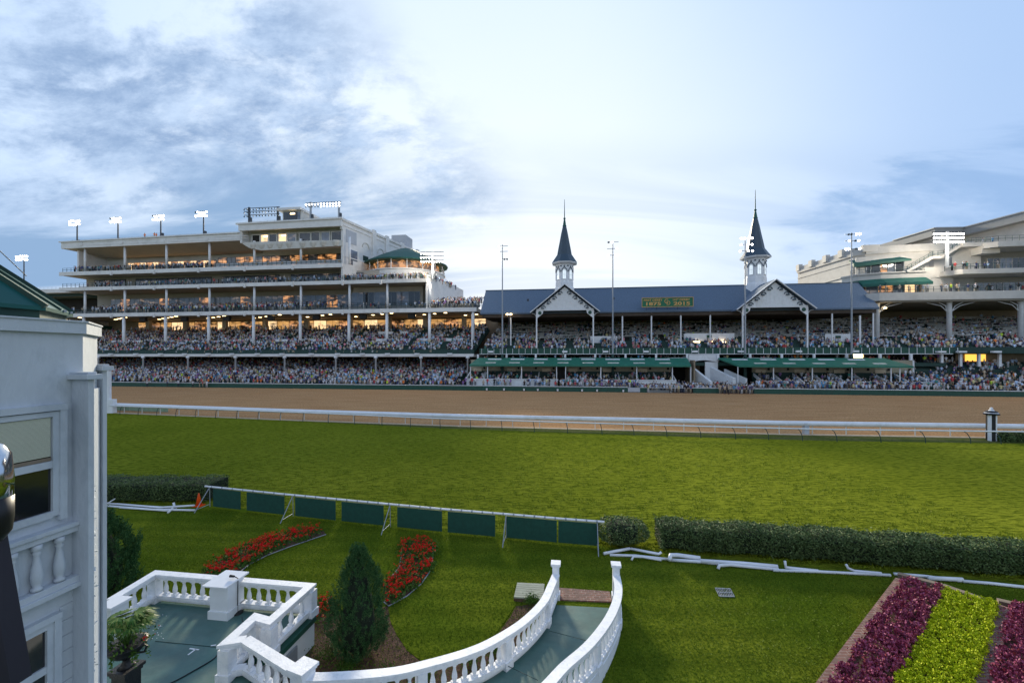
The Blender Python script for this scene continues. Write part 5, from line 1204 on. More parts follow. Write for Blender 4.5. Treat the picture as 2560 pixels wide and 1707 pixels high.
for i, (pts, lb) in enumerate(([((470,1636),(490,1621)), 'strip of white tape slanting on the terrace floor'], [((474,1620),(497,1623)), 'strip of white tape crossing another on the terrace floor'], [((527,1613),(540,1611)), 'short piece of white tape near the black cable'])):
    (x0,y0),(x1,y1) = pts; p, q_ = G(x0,y0,ZD+.006), G(x1,y1,ZD+.006); o = MB().beam((*p,ZD+.006),(*q_,ZD+.006), .035, .004).build('tape', M['white'], org=(*p,ZD), stands=False); tag(o, lb, 'tape')
pet = MB(); 
for _ in range(26):
    x, y = random.gauss(392,13), random.gauss(1568,24); p = G(x,y,ZD+.006); pet.disc((*p,ZD+.008), (random.uniform(-.2,.2),random.uniform(-.2,.2),1), random.uniform(.006,.014), 6, .004, m=0 if random.random() < .8 else 1)
o = pet.build('petals', [M['white'], M['redfl']], org=(*G(398,1572,ZD),ZD), stands=False); tag(o, 'scattered pale petals on the terrace floor', 'petals', kind='stuff')
# urn with palm
X, Y = G(316, 1762, ZD)
un = thing('urn', 'black iron urn on a square pedestal at the corner of the white house', 'urn', (X,Y,ZD), stands=False)
b = MB(); 
for hw, z0, z1 in ((.25,0,.1),(.21,.1,.2),(.15,.2,.62),(.17,.62,.68),(.2,.68,.74)): rbox(b, X, Y, hw, hw, ZD+z0, ZD+z1)
b.build('pedestal', M['iron'], un)
MB().lathe([(.14,.74),(.09,.78),(.055,.86),(.08,.92),(.2,.98),(.27,1.06),(.27,1.12),(.33,1.16),(.34,1.18),(.28,1.17)], X, Y, 24, z=ZD).build('bowl', M['iron'], un, smooth=True)
for sg in (-1,1): MB().tube([(X+sg*.2,Y,ZD+1.0),(X+sg*.34,Y,ZD+1.02),(X+sg*.39,Y,ZD+1.13),(X+sg*.3,Y,ZD+1.17)], .02, 8).build('handle', M['iron'], un)
pm = thing('palm_plant', 'fan palm with trailing leaves growing in the black urn', 'plant', (X,Y,ZD+1.1), stands=False)
for k in range(28):
    a = random.random()*2*math.pi; rr = random.uniform(.22,.6); z = random.uniform(.4,.85)-rr*.3; b = MB(); base = Vector((X,Y,ZD+1.12)); hub = Vector((X+math.cos(a)*rr*.5, Y+math.sin(a)*rr*.5, ZD+1.2+z*.75))
    b.tube([base, base.lerp(hub,.6)+Vector((0,0,.06)), hub], [.008,.006,.004], 4)
    out = Vector((math.cos(a), math.sin(a), -.15)).normalized(); sd_v = Vector((-math.sin(a), math.cos(a), 0))
    for j in range(17):
        th = (j-8)/8*1.35; dd = (out*math.cos(th)+sd_v*math.sin(th)).normalized(); L = random.uniform(.2,.3); tip = hub+dd*L+Vector((0,0,-.07*random.random()-.01)); mid = hub+dd*L*.6+Vector((0,0,.01)); sw_ = dd.cross(Vector((0,0,1)))*.017
        b.add([hub, mid+sw_, tip, mid-sw_], [(0,1,2,3)])
    b.build('frond', M['palm'], pm)
tr_p = []
for k in range(4):
    a = -.9+random.uniform(-.9,1.2); 
    for j in range(60): f = j/60; tr_p.append((X+math.cos(a)*(.3+.08*f)+random.gauss(0,.015), Y+math.sin(a)*(.3+.06*f)+random.gauss(0,.015), ZD+1.17-f*random.uniform(.1,.34)))
leaves('trailing_vine', tr_p, .045, M['geran'], pm); tr_q = [(X+random.gauss(0,.17), Y+random.gauss(0,.17), ZD+1.2+abs(random.gauss(0,.05))) for _ in range(220)]
leaves('underplanting', tr_q, .06, M['geran'], pm); leaves('red_bloom', [(X+.36+random.gauss(0,.02),Y-.03+random.gauss(0,.02),ZD+1.3+random.gauss(0,.02)) for _ in range(14)], .03, M['redfl'], pm)
# pedestal beside the house corner
px_, py_ = G(286, 1503, 1.56); o = thing('balustrade_pier', 'square white pier with a flat cap at the left end of the terrace balustrade', 'pier', (px_,py_,ZD), stands=False)
rbox(MB(), px_, py_, .16, .2, ZD, 1.5).build('shaft', M['whitew'], o); rbox(MB(), px_, py_, .21, .25, 1.5, 1.56).build('cap', M['white'], o)

# ---------------------------------------------------------------- planting
def zq(x, y): return (800+x/2.94, 1180+y/2.94)
def z7(x, y): return (200+x/2.976, 1180+y/2.976)
def inside(poly, x, y):
    c = False; j = len(poly)-1
    for i in range(len(poly)):
        if (poly[i][1] > y) != (poly[j][1] > y) and x < (poly[j][0]-poly[i][0])*(y-poly[i][1])/(poly[j][1]-poly[i][1])+poly[i][0]: c = not c
        j = i
    return c
def scatter(poly, n):
    xs = [p[0] for p in poly]; ys = [p[1] for p in poly]; out = []
    while len(out) < n:
        x, y = random.uniform(min(xs),max(xs)), random.uniform(min(ys),max(ys))
        if inside(poly, x, y): out.append((x,y))
    return out
def flowerbed(label, poly, dens=34):
    area = abs(sum(poly[i-1][0]*poly[i][1]-poly[i][0]*poly[i-1][1] for i in range(len(poly))))/2
    pl_ = scatter(poly, int(area*dens)); lv = []; fl = []
    for x, y in pl_:
        for _ in range(34): lv.append((x+random.gauss(0,.09), y+random.gauss(0,.09), random.uniform(.04,.2)))
        if random.random() < .95:
            for _ in range(random.randint(2,4)):
                cx, cy, cz = x+random.gauss(0,.08), y+random.gauss(0,.08), random.uniform(.2,.3)
                for _ in range(13): fl.append((cx+random.gauss(0,.018), cy+random.gauss(0,.018), cz+random.gauss(0,.014)))
    o = leaves('flower_bed', lv, .06, M['geran'], org=(*poly[0],0), asp=.9, up=.3); tag(o, label, 'flower bed', kind='stuff')
    c = leaves('red_flowers', fl, .024, M['redfl'], parent=o, org=(*poly[0],0), asp=1.0, up=.4)
    sheet('mulch', poly, .02, M['mulch'], thick=.1)
bed1 = [G(*z7(*p)) for p in ((900,770),(1000,690),(1150,600),(1400,500),(1650,438),(1815,440),(1830,468),(1720,505),(1560,560),(1400,620),(1260,690),(1200,740),(1120,810))]
bed2 = [G(*zq(*p)) for p in ((610,515),(740,505),(828,520),(832,620),(805,740),(740,830),(640,915),(505,990),(470,960),(490,820),(585,700),(600,600))]
bed3 = [G(*zq(*p)) for p in ((-60,970),(0,955),(110,960),(120,1050),(40,1100),(-60,1120))]
bed4 = [(B_[0]-3.2,B_[1]+.35),(B_[0]+.05,B_[1]+.3),(B_[0]-.4,B_[1]+.95),(B_[0]-2.6,B_[1]+1.9)]
flowerbed('curved bed of red flowers on the lawn beyond the terrace', bed1); flowerbed('curved bed of red flowers right of the dense cedar', bed2); flowerbed('patch of red flowers between the terrace corner and the cedar', bed3)
b = MB()
for bd, rng_ in ((bed1,(6,12)),(bed2,(2,8)),(bed2,(9,11))):
    pts = [(*p,.03) for p in bd[rng_[0]:rng_[1]+1]]
    if len(pts) > 1: b.tube(pts, .018, 5)
o = b.build('lawn_edging', M['steel'], org=(*bed2[0],0), stands=False); tag(o, 'thin pale edging strip round the curved red flower beds', 'edging')
mulch = [G(*zq(*p)) for p in ((500,985),(515,1090),(560,1190),(640,1310),(770,1415),(900,1440),(1100,1380),(1300,1200),(1400,1060),(1440,985),(1520,975),(1590,960),(1560,1100))]
mulch += [(LC[26].x,LC[26].y), (LC[14].x,LC[14].y-.1),(LC[4].x,LC[4].y-.1),(GG[0],GG[1]),(FF[0],FF[1]),(C_[0],C_[1]),(B_[0],B_[1]+.1)]+[G(*zq(*p)) for p in ((-60,1090),(60,1060))]
sheet('mulch_bed', mulch, .008, M['mulch'], thick=.1)
lawn_in = [G(*zq(*p)) for p in ((500,985),(515,1090),(560,1190),(640,1310),(770,1410),(900,1432),(1080,1375),(1280,1200),(1370,1080),(1440,970),(1430,850),(1000,700),(700,800))]
sheet('lawn_tongue', lawn_in, .016, M['lawn'], thick=.1)
for (x, y, rr, hh, lb) in ((830,1640,.42,.4,'loose green low shrub in the mulch left of the dense cedar'),(868,1672,.25,.28,'small wispy shrub in front of the dense cedar'),(1173,1660,.2,.42,'small upright shrub behind the curved balustrade'),(1236,1635,.2,.4,'narrow green shrub behind the middle of the curved balustrade'),(1062,1700,.2,.35,'small light green shrub behind the curved balustrade near the bottom edge'),(965,1700,.3,.25,'low light green shrub against the curved balustrade, nearest the cedar'),(1329,1508,.2,.3,'small round shrub beside the wooden platform')):
    X, Y = G(x, y); o = thing('shrub', lb, 'shrub', (X,Y,0), stands=False); nn = 900
    Q_ = rng.normal(size=(nn,3))*np.array([rr*.5,rr*.5,hh*.3]); Q_[:,2] = abs(Q_[:,2])+.05; leaves('foliage', Q_+np.array([X,Y,0]), .05, M['geran'], o, up=.6, asp=.4)
    MB().tube([(X,Y,-.02),(X,Y,hh*.6)], .012, 5).build('stem', M['bark'], o)
# wooden platform
wp = [G(*zq(*p)) for p in ((1425,950),(1640,965),(1650,850),(1450,840))]
o = thing('wooden_platform', 'low grey plank platform left of the ramp end post', 'platform', (*wp[0],0), stands=False)
for k in range(7):
    f0, f1 = k/7+.008, (k+1)/7-.008; l0, l1 = Vector(wp[0]).lerp(Vector(wp[3]), f0), Vector(wp[0]).lerp(Vector(wp[3]), f1); r0, r1 = Vector(wp[1]).lerp(Vector(wp[2]), f0), Vector(wp[1]).lerp(Vector(wp[2]), f1)
    MB().prism([tuple(l0),tuple(r0),tuple(r1),tuple(l1)], .1, .14).build('plank', M['planks'], o)
MB().prism([wp[0], wp[1], wp[2], wp[3]], 0, .1).build('frame', M['bark'], o)
# drain grate
dg = [G(1788,1471), G(1826,1473), G(1836,1492), G(1798,1491)]
o = thing('drain_grate', 'rectangular metal drain grate set in the lawn right of the ramp', 'grate', (*dg[0],0), stands=False)
MB().prism(dg[::-1], -.02, .006).build('pit', M['black'], o); b = MB()
for k in range(10): f = k/9; p, q_ = Vector(dg[0]).lerp(Vector(dg[1]), f), Vector(dg[3]).lerp(Vector(dg[2]), f); b.beam((*p,.02),(*q_,.02), .014, .015)
for a, c in ((0,1),(3,2)): b.beam((*dg[a],.02),(*dg[c],.02), .04, .022)
b.beam((*Vector(dg[0]).lerp(Vector(dg[3]),.5),.02),(*Vector(dg[1]).lerp(Vector(dg[2]),.5),.02), .03, .022); b.build('bars', M['steel'], o)
# brick-edged raised beds at the right
def zr(x, y): return (1500+x/2.218, 1000+y/2.218)
ZB = .28
def rowbed(label, poly, m_, size, dens, rows=None, hgt=.2, per=30):
    area = abs(sum(poly[i-1][0]*poly[i][1]-poly[i][0]*poly[i-1][1] for i in range(len(poly))))/2; lv = []
    for x, y in scatter(poly, int(area*dens)):
        s2 = random.uniform(.8,1.3)
        for _ in range(per): 
            a = random.random()*6.28; r_ = abs(random.gauss(0,.055))*s2; lv.append((x+r_*math.cos(a), y+r_*math.sin(a), ZB+.03+hgt*s2*(1-(r_/.16)**2)*random.uniform(.45,1)))
    o = leaves('flower_bed', lv, size, m_, org=(*poly[0],ZB), asp=.8, up=.5); tag(o, label, 'flower bed', kind='stuff')
bp1 = [G(*zr(*p), ZB) for p in ((1690,1012),(1905,1062),(1845,1190),(1640,1568),(1560,1720),(1190,1720),(1290,1568))]
bp2 = [G(*zr(*p), ZB) for p in ((1915,1062),(2215,1145),(2090,1568),(2045,1720),(1570,1720),(1645,1568),(1855,1190))]
bp3 = [G(*zr(*p), ZB) for p in ((2275,1150),(2600,1220),(2600,1720),(2140,1720),(2170,1568))]
rowbed('bed of purple leaved plants inside the brick edging, left of the lime green plants', bp1, M['purp'], .055, 75)
rowbed('bed of lime green plants between two purple beds', bp2, M['lime'], .045, 170, hgt=.14)
rowbed('bed of purple leaved plants at the bottom right corner', bp3, M['purp'], .055, 75)
sheet('bed_soil', [G(*zr(*p), ZB) for p in ((1665,985),(2600,1210),(2600,1760),(1180,1760))][::-1], ZB, M['mulch'], thick=.3)
def kerb(label, pts, wd=.3, z=ZB+.06, m_='brick', name='brick_edging'):
    o = MB(); 
    for p, q_ in zip(pts, pts[1:]):
        d = (Vector(q_)-Vector(p)).normalized(); nn = Vector((d.y,-d.x))*wd/2; o.prism([(p[0]-nn.x,p[1]-nn.y),(p[0]+nn.x,p[1]+nn.y),(q_[0]+nn.x,q_[1]+nn.y),(q_[0]-nn.x,q_[1]-nn.y)], -.05, z)
    o = o.build(name, M[m_], org=(*pts[0],0), stands=False); tag(o, label, 'edging')
kerb('brick edging along the left side of the purple bed', [G(*zr(1665,1000), ZB), G(*zr(1400,1360), ZB), G(*zr(1250,1568), ZB), G(*zr(1130,1740), ZB)], .22)
kerb('brick edging between the lime green bed and the right purple bed', [G(*zr(2235,1150), ZB), G(*zr(2130,1568), ZB), G(*zr(2090,1740), ZB)], .3)
kerb('weathered timber edging along the back of the purple and lime green beds', [G(*zr(1650,970), ZB), G(*zr(1900,1035), ZB), G(*zr(2170,1130), ZB)], .2, ZB+.08, 'timber', 'timber_edging')
kerb('weathered timber edging along the back of the bed at the bottom right corner', [G(*zr(2205,1122), ZB), G(*zr(2600,1215), ZB)], .2, ZB+.1, 'timber', 'timber_edging')

# grass blades over the near lawn and the horse-cut turf
def blades(name, poly, n, size, ca, zb=0., avoid=()):
    pts = []; xs = [p[0] for p in poly]; ys = [p[1] for p in poly]
    X_ = rng.uniform(min(xs),max(xs),n*2); Y_ = rng.uniform(min(ys),max(ys),n*2)
    for x, y in zip(X_, Y_):
        if inside(poly, x, y) and not any(inside(a, x, y) for a in avoid): pts.append((x,y,zb))
        if len(pts) >= n: break
    o = leaves(name, pts, size, ca, org=(*poly[0],0), asp=.3, up=.75); tag(o, 'short mown grass blades of the lawn' if 'lawn' in name else 'longer hoof-cut grass tufts of the racing turf', 'grass', kind='stuff'); return o
near = [G(-40,1330), (lawnedge[1][0],lawnedge[1][1])]+lawnedge[2:]+[(24,9.2),(24,6),(3.4,6),(3.3,13.2),(1.2,13.4),(-4.6,11.2),(-9.9,12.2)]
deckp = [LFT, A_, B_, C_, D_, E_, FF, GG]+[(p.x,p.y) for p in LC]+[(p.x,p.y) for p in RC[::-1]]+[(0,2),(-12,2)]
bigbed = [G(*zr(*p), ZB) for p in ((1650,975),(2600,1210),(2700,1900),(1100,1900))]
M['blade'] = leafmat('lawn_blades', [(.06,.115,.007),(.11,.17,.01),(.165,.22,.013)], .6)
M['tuft'] = leafmat('turf_blades', [(.11,.155,.008),(.165,.22,.012),(.22,.275,.016),(.24,.265,.04)], .7)
blades('lawn_grass', [(-17,lawnedge[1][1]-.3)]+[(x,y-.15) for x,y in lawnedge[2:9]]+[(18,8.5),(1.2,6.5),(-4,8.6),(-12,10.5)], 150000, .05, M['blade'], avoid=(deckp, bed1, bed2, bed3, bigbed, mulch and [p for p in mulch if False] or [(0,0),(0,0),(0,0)]))
tw = list(zip(rng.uniform(-32,34,260000), rng.uniform(0,1,260000)**1.6)); tp_ = []
def yat(poly, x):
    for (x0,y0),(x1,y1) in zip(poly, poly[1:]):
        if x0 <= x <= x1: return y0+(y1-y0)*(x-x0)/(x1-x0)
for x, f in tw:
    ya_ = yat(lawnedge, x)
    if ya_ is None: continue
    y = ya_+.2+f*22; 
    nz = mnoise.noise((x*.9, y*1.9, 3.)) + .7*mnoise.noise((x*2.3, y*4.2, 9.))
    if nz+random.gauss(0,.25) > .12: tp_.append((x,y,-.01))
o = leaves('turf_grass', tp_, .085, M['tuft'], org=(0,20,0), asp=.35, up=.7); tag(o, 'longer hoof-cut grass tufts of the racing turf', 'grass', kind='stuff')
# ---------------------------------------------------------------- white house at the left edge (in the stands' frame)
wh = thing('white_house', 'weathered white wooden house corner with a green metal roof at the left edge', 'house', (-7.5,4,0))
S0 = -6.58
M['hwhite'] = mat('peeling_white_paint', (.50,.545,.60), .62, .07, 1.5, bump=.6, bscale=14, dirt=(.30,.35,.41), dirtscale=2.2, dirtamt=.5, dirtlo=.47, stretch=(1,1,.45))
M['hroof'] = mat('green_metal_roof', (.008,.085,.075), .32, .12, .9, metal=.2, dirt=(.02,.12,.11), dirtscale=.7)
M['hband'] = mat('dark_green_band', (.006,.04,.03), .6, .15, 1)
M['blind'] = mat('slatted_blind', (.62,.64,.54), .8, .03, 1)
C2 = (-7.33, 5.69)
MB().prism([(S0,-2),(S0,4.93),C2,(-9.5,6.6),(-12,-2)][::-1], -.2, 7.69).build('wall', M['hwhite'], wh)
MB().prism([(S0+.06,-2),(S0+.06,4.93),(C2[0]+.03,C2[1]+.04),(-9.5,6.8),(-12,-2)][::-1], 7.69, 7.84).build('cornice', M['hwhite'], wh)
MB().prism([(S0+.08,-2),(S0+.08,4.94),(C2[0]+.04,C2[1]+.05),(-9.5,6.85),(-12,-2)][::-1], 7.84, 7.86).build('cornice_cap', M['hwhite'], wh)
ro = [(-6.72,-2),(-6.72,4.55),(-7.42,5.35),(-9.4,6.1)]
MB().prism([ro[0],ro[1],ro[2],ro[3],(-12,-2)][::-1], 7.86, 8.02).build('roof_band', M['hband'], wh)
apx = [(-9.5,-2,11.3),(-9.5,2.0,11.3)]
rv = [(ro[0][0]+.05,ro[0][1],8.02),(ro[1][0]+.05,ro[1][1]+.03,8.02),(ro[2][0]+.03,ro[2][1]+.06,8.02),(ro[3][0],ro[3][1]+.1,8.02),apx[0],apx[1]]
rv2 = [(a,b,c-.05) for a,b,c in rv]
MB().add(rv+rv2, [(0,1,5,4),(1,2,5),(2,3,5),(6,10,11,7),(7,11,8),(8,11,9),(0,6,7,1),(1,7,8,2),(2,8,9,3)]).build('metal_roof', M['hroof'], wh)
b = MB()
for i in (1,2,3): b.beam(rv[i], rv[5], .07, .07)
for k in range(5): f = k/5+.1; b.beam((ro[0][0]+.05,-2+6.5*f,8.03), (-9.5,-2+4*f,11.32), .03, .05)
b.beam(tuple(Vector(rv[1]).lerp(Vector(rv[2]),.5)), rv[5], .03, .05); b.build('standing_seam', M['hband'], wh)
for k in (5,7): p = Vector(rv[1]).lerp(Vector(rv[2]), k/8); MB().box(p.x-.01, p.x+.02, p.y-.01, p.y+.02, 8.01, 8.04).build('roof_cleat', M['steel'], wh)
def pil(s0, s1, t0, t1, z1, ang=None):
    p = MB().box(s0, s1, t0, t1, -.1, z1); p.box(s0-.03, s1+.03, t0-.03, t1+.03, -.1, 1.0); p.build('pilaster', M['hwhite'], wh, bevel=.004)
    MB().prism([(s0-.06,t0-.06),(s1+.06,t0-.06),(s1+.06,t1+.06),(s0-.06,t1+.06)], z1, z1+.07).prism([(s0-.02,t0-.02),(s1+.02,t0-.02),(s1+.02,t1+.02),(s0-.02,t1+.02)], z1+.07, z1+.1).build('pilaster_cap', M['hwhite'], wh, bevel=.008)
pil(S0, S0+.26, 4.80, 4.87, 7.08); pil(-7.42, -7.24, 5.7, 5.76, 7.16)
# strip between the two pilasters
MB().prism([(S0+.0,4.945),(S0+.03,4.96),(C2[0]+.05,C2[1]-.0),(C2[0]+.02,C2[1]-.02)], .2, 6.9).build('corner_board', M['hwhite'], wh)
def hwin(t0, t1, z0, z1, blind=True, zb=None):
    e = .012
    g = MB().box(S0-.02, S0+e, t0, t1, z0, z1).build('window', M['hglass'], wh)
    fr = MB(); w_ = .065
    for (a,b2,c,d,o_) in ((t0-w_,t0,z0-w_,z1+w_,.05),(t1,t1+w_,z0-w_,z1+w_,.05),(t0,t1,z1,z1+w_,.05),(t0,t1,z0-w_*1.3,z0,.05),(t0,t1,zb-.05,zb+.04,.04)): fr.box(S0, S0+o_, a, b2, c, d)
    fr.box(S0, S0+.07, t0-w_*2.2, t0-w_, z0-w_*2, z1+w_*2).box(S0, S0+.07, t1+w_, t1+w_*2.2, z0-w_*2, z1+w_*2).box(S0, S0+.08, t0-w_*2.2, t1+w_*2.2, z1+w_*1.2, z1+w_*2.4)
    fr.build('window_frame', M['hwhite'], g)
    if blind:
        b = MB(); n = int((z1-zb-.1)/.0145)
        for k in range(n): z = zb+.1+k*.0145; b.add([(S0+e+.012,t0+.01,z),(S0+e+.012,t1-.01,z),(S0+e+.016,t1-.01,z+.0135),(S0+e+.016,t0+.01,z+.0135)], [(0,1,2,3)])
        b.build('blind', M['blind'], g); MB().box(S0+e, S0+e+.02, t0+.01, t1-.01, zb+.045, zb+.085).build('blind_rail', M['timber'], g)
M['hglass'] = mat('old_window_glass', (.012,.014,.018), .05, .3, 1.5, spec=.9)
hwin(3.75, 4.56, 5.42, 6.62, True, 6.02); hwin(3.75, 4.5, 2.7, 3.95, False, 3.45); hwin(2.3, 3.3, 5.42, 6.62, True, 6.02)
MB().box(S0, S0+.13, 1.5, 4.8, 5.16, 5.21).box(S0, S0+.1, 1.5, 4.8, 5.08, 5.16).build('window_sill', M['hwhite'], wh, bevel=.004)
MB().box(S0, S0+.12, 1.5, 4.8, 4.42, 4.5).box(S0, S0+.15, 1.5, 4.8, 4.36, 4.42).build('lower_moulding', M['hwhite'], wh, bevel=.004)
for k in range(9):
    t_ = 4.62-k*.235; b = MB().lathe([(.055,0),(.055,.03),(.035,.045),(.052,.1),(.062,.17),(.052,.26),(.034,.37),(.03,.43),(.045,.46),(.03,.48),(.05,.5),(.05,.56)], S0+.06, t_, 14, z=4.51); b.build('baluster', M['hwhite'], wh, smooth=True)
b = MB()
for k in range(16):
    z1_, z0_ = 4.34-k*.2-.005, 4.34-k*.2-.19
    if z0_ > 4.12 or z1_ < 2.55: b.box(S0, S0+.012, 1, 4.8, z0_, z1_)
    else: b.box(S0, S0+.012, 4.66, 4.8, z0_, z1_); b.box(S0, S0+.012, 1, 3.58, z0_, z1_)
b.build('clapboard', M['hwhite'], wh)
# curled flakes of paint on the corner board
fl_ = []
for _ in range(260): z = random.uniform(3.0,5.6); fl_.append(W(-6.72+random.gauss(0,.05), 5.28+random.gauss(0,.05)-.0, z))
fl_ = [(p[0], p[1], p[2]) for p in fl_]
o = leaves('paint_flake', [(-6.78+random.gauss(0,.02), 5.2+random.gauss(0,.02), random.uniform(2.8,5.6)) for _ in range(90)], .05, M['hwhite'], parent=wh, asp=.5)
# ball-topped fixture close to the camera at the left edge
X = (8-CX)/F_*1.2
o = thing('fixture', 'rounded chrome and black fixture on a dark sloping arm at the very left edge', 'fixture', (-1.45,1.2,6.0), stands=False)
M['chrome'] = mat('chrome', (.55,.57,.6), .12, .05, 3, metal=1.0)
MB().lathe([(.006,7.155),(.03,7.147),(.045,7.12),(.05,7.05),(.05,7.0)], -1.474, 1.2, 24).build('chrome_cap', M['chrome'], o, smooth=True)
MB().lathe([(.05,7.0),(.05,6.94),(.046,6.9),(.03,6.875),(.006,6.868)], -1.474, 1.2, 24).build('lens_body', M['black'], o, smooth=True)
b = MB(); p0 = (*G(-35,1330,0),0); k = 1.25/ p0[1]
def near_pt(px, y, d): return ((px-CX)/F_*d, d, H-(y-HY)/F_*d)
a1_, a2_ = near_pt(-58,1325,1.2), near_pt(-35,1345,1.2); b1_, b2__ = near_pt(-100,1720,1.15), near_pt(28,1720,1.15)
b.add([a1_,a2_,b2__,b1_]+[(x,y+.05,z) for x,y,z in (a1_,a2_,b2__,b1_)], [(0,3,2,1),(4,5,6,7),(0,1,5,4),(1,2,6,5),(2,3,7,6),(3,0,4,7)]); b.build('arm', M['armblack'], o)
# overhead wire down to the dome
p0, p1 = Vector((*W(-60,40),0)), None
q0 = near_pt(-40, 590, 30); q1 = near_pt(66, 690, 33)
o = MB().tube([q0, q1], .03, 5).build('wire', M['black'], org=q0, stands=False); tag(o, 'thin dark wire slanting down behind the green metal roof', 'wire')

# ---------------------------------------------------------------- people
SHIRT = [((.55,.57,.62),27,'white'),((.42,.55,.75),12,'pale blue'),((.03,.05,.16),11,'navy blue'),((.01,.01,.013),17,'black'),((.45,.05,.06),3.5,'red'),((.55,.22,.27),4,'pink'),
         ((.45,.37,.27),8,'tan'),((.06,.25,.45),4,'bright blue'),((.04,.22,.2),3,'teal'),((.22,.12,.32),2,'purple'),((.22,.22,.24),6,'grey'),((.75,.2,.03),1.3,'orange'),((.5,.7,.05),.8,'lime yellow'),((.55,.5,.25),2,'yellow')]
SW = np.array([s_[1] for s_ in SHIRT], float); SW /= SW.sum()
SKIN = np.array([(.42,.24,.16),(.5,.31,.22),(.33,.18,.11),(.16,.08,.05),(.55,.36,.27)]); HAIR = np.array([(.03,.02,.013),(.09,.05,.025),(.2,.12,.05),(.35,.25,.12),(.6,.6,.58),(.02,.02,.02),(.5,.45,.35)])
PANT = np.array([(.02,.025,.05),(.3,.24,.16),(.03,.03,.03),(.5,.5,.5),(.1,.12,.18),(.35,.3,.22)])
def template(seated):
    V_ = []; F__ = []; K = []
    def ring(c, rx, ry, n): return [(c[0]+rx*math.cos(2*math.pi*k/n), c[1]+ry*math.sin(2*math.pi*k/n), c[2]) for k in range(n)]
    def tb_(rings, n, k_):
        b = len(V_)
        for c, rx, ry in rings: V_.extend(ring(c, rx, ry, n))
        K.extend([k_]*(len(rings)*n))
        for i in range(len(rings)-1):
            for k in range(n): F__.append((b+i*n+k, b+i*n+(k+1) % n, b+(i+1)*n+(k+1) % n, b+(i+1)*n+k))
        F__.append(tuple(b+(len(rings)-1)*n+k for k in range(n)))
    dz = -.42 if seated else 0
    tb_([((0,0,.86+dz),.17,.12),((0,-.01,1.12+dz),.15,.11),((0,0,1.38+dz),.22,.12),((0,0,1.48+dz),.1,.08)], 6, 1)
    tb_([((0,-.01,1.47+dz),.05,.05),((0,-.03,1.56+dz),.075,.085),((0,-.03,1.64+dz),.08,.09)], 6, 0)
    tb_([((0,.02,1.56+dz),.07,.06),((0,0,1.65+dz),.095,.105),((0,0,1.74+dz),.06,.07)], 6, 2)
    for sg in (-1,1):
        tb_([((sg*.21,0,1.42+dz),.05,.05),((sg*.27,-.03,1.15+dz),.045,.045)], 4, 1)
        tb_([((sg*.27,-.04,1.15+dz),.04,.04),((sg*.2,-.22,1.08+dz),.035,.04),((sg*.17,-.28,1.12+dz),.04,.03)], 4, 0)
        if seated:
            b = len(V_); V_.extend([(sg*.04,.05,.4),(sg*.2,.05,.4),(sg*.2,.05,.54),(sg*.04,.05,.54),(sg*.05,-.45,.42),(sg*.18,-.45,.42),(sg*.18,-.45,.52),(sg*.05,-.45,.52),(sg*.06,-.42,.02),(sg*.17,-.42,.02),(sg*.17,-.5,.02),(sg*.06,-.5,.02)]); K.extend([3]*12)
            F__.extend([(b+0,b+1,b+5,b+4),(b+1,b+2,b+6,b+5),(b+2,b+3,b+7,b+6),(b+3,b+0,b+4,b+7),(b+4,b+5,b+9,b+8),(b+5,b+6,b+10,b+9),(b+6,b+7,b+11,b+10),(b+7,b+4,b+8,b+11)])
        else: tb_([((sg*.1,.02,.03),.055,.07),((sg*.1,0,.45),.065,.065),((sg*.09,0,.88),.09,.1)], 5, 3)
    return np.array(V_), F__, np.array(K)
TS = {True: template(True), False: template(False)}
# the nearest few hundred are people of their own, the rest one mass
indiv = []
# places right behind the fence and on the track, measured along the picture
def addp(px, t, z=0., col=None, face=0., pose=0): indiv.append((S(px,t), t, z, col, face, pose, px))
for px in np.linspace(300, 2555, 245):
    if 1165 < px < 1400 and random.random() < .45: continue
    addp(px+random.uniform(-3.5,3.5), random.uniform(87.95,88.4), (0 if 1600 < px < 1890 else .45), None, random.uniform(-.5,.5), random.randrange(3))
for px, t, col in ((368,86.9,'white'),(418,87.0,'navy blue'),(446,87.0,'white'),(482,86.8,'white'),(499,87.1,'black'),(507,86.9,'red'),(513,87.1,'tan'),(517,86.8,'white'),
   (1621,86.9,'yellow'),(1675,86.6,'tan'),(1697,86.7,'yellow'),(1716,87.0,'black'),(1727,86.8,'navy blue'),(1812,86.0,'tan'),(1821,86.1,'tan'),(1835,86.7,'bright blue'),(1846,86.9,'purple'),(1855,86.9,'navy blue'),(1866,86.8,'black'),(1875,87.0,'navy blue'),(1880,87.2,'navy blue'),(1800,86.9,'tan')): addp(px, t, 0, col, random.uniform(-1,1), random.randrange(3))
for px in np.linspace(1622, 1890, 40): addp(px+random.uniform(-3,3), random.uniform(87.9,89.6), 0, random.choice(['navy blue','black','grey','tan','white','pale blue','black','navy blue']), random.uniform(-1,1), random.randrange(3))
for s_, t_, zz_ in ((S(386,104.5),104.5,40.1),(S(391,105),105,40.1),(S(362,104.5),104.5,40.0)): indiv.append((s_, t_, zz_, 'orange', .3, 1, 386))
indiv = indiv[:300]
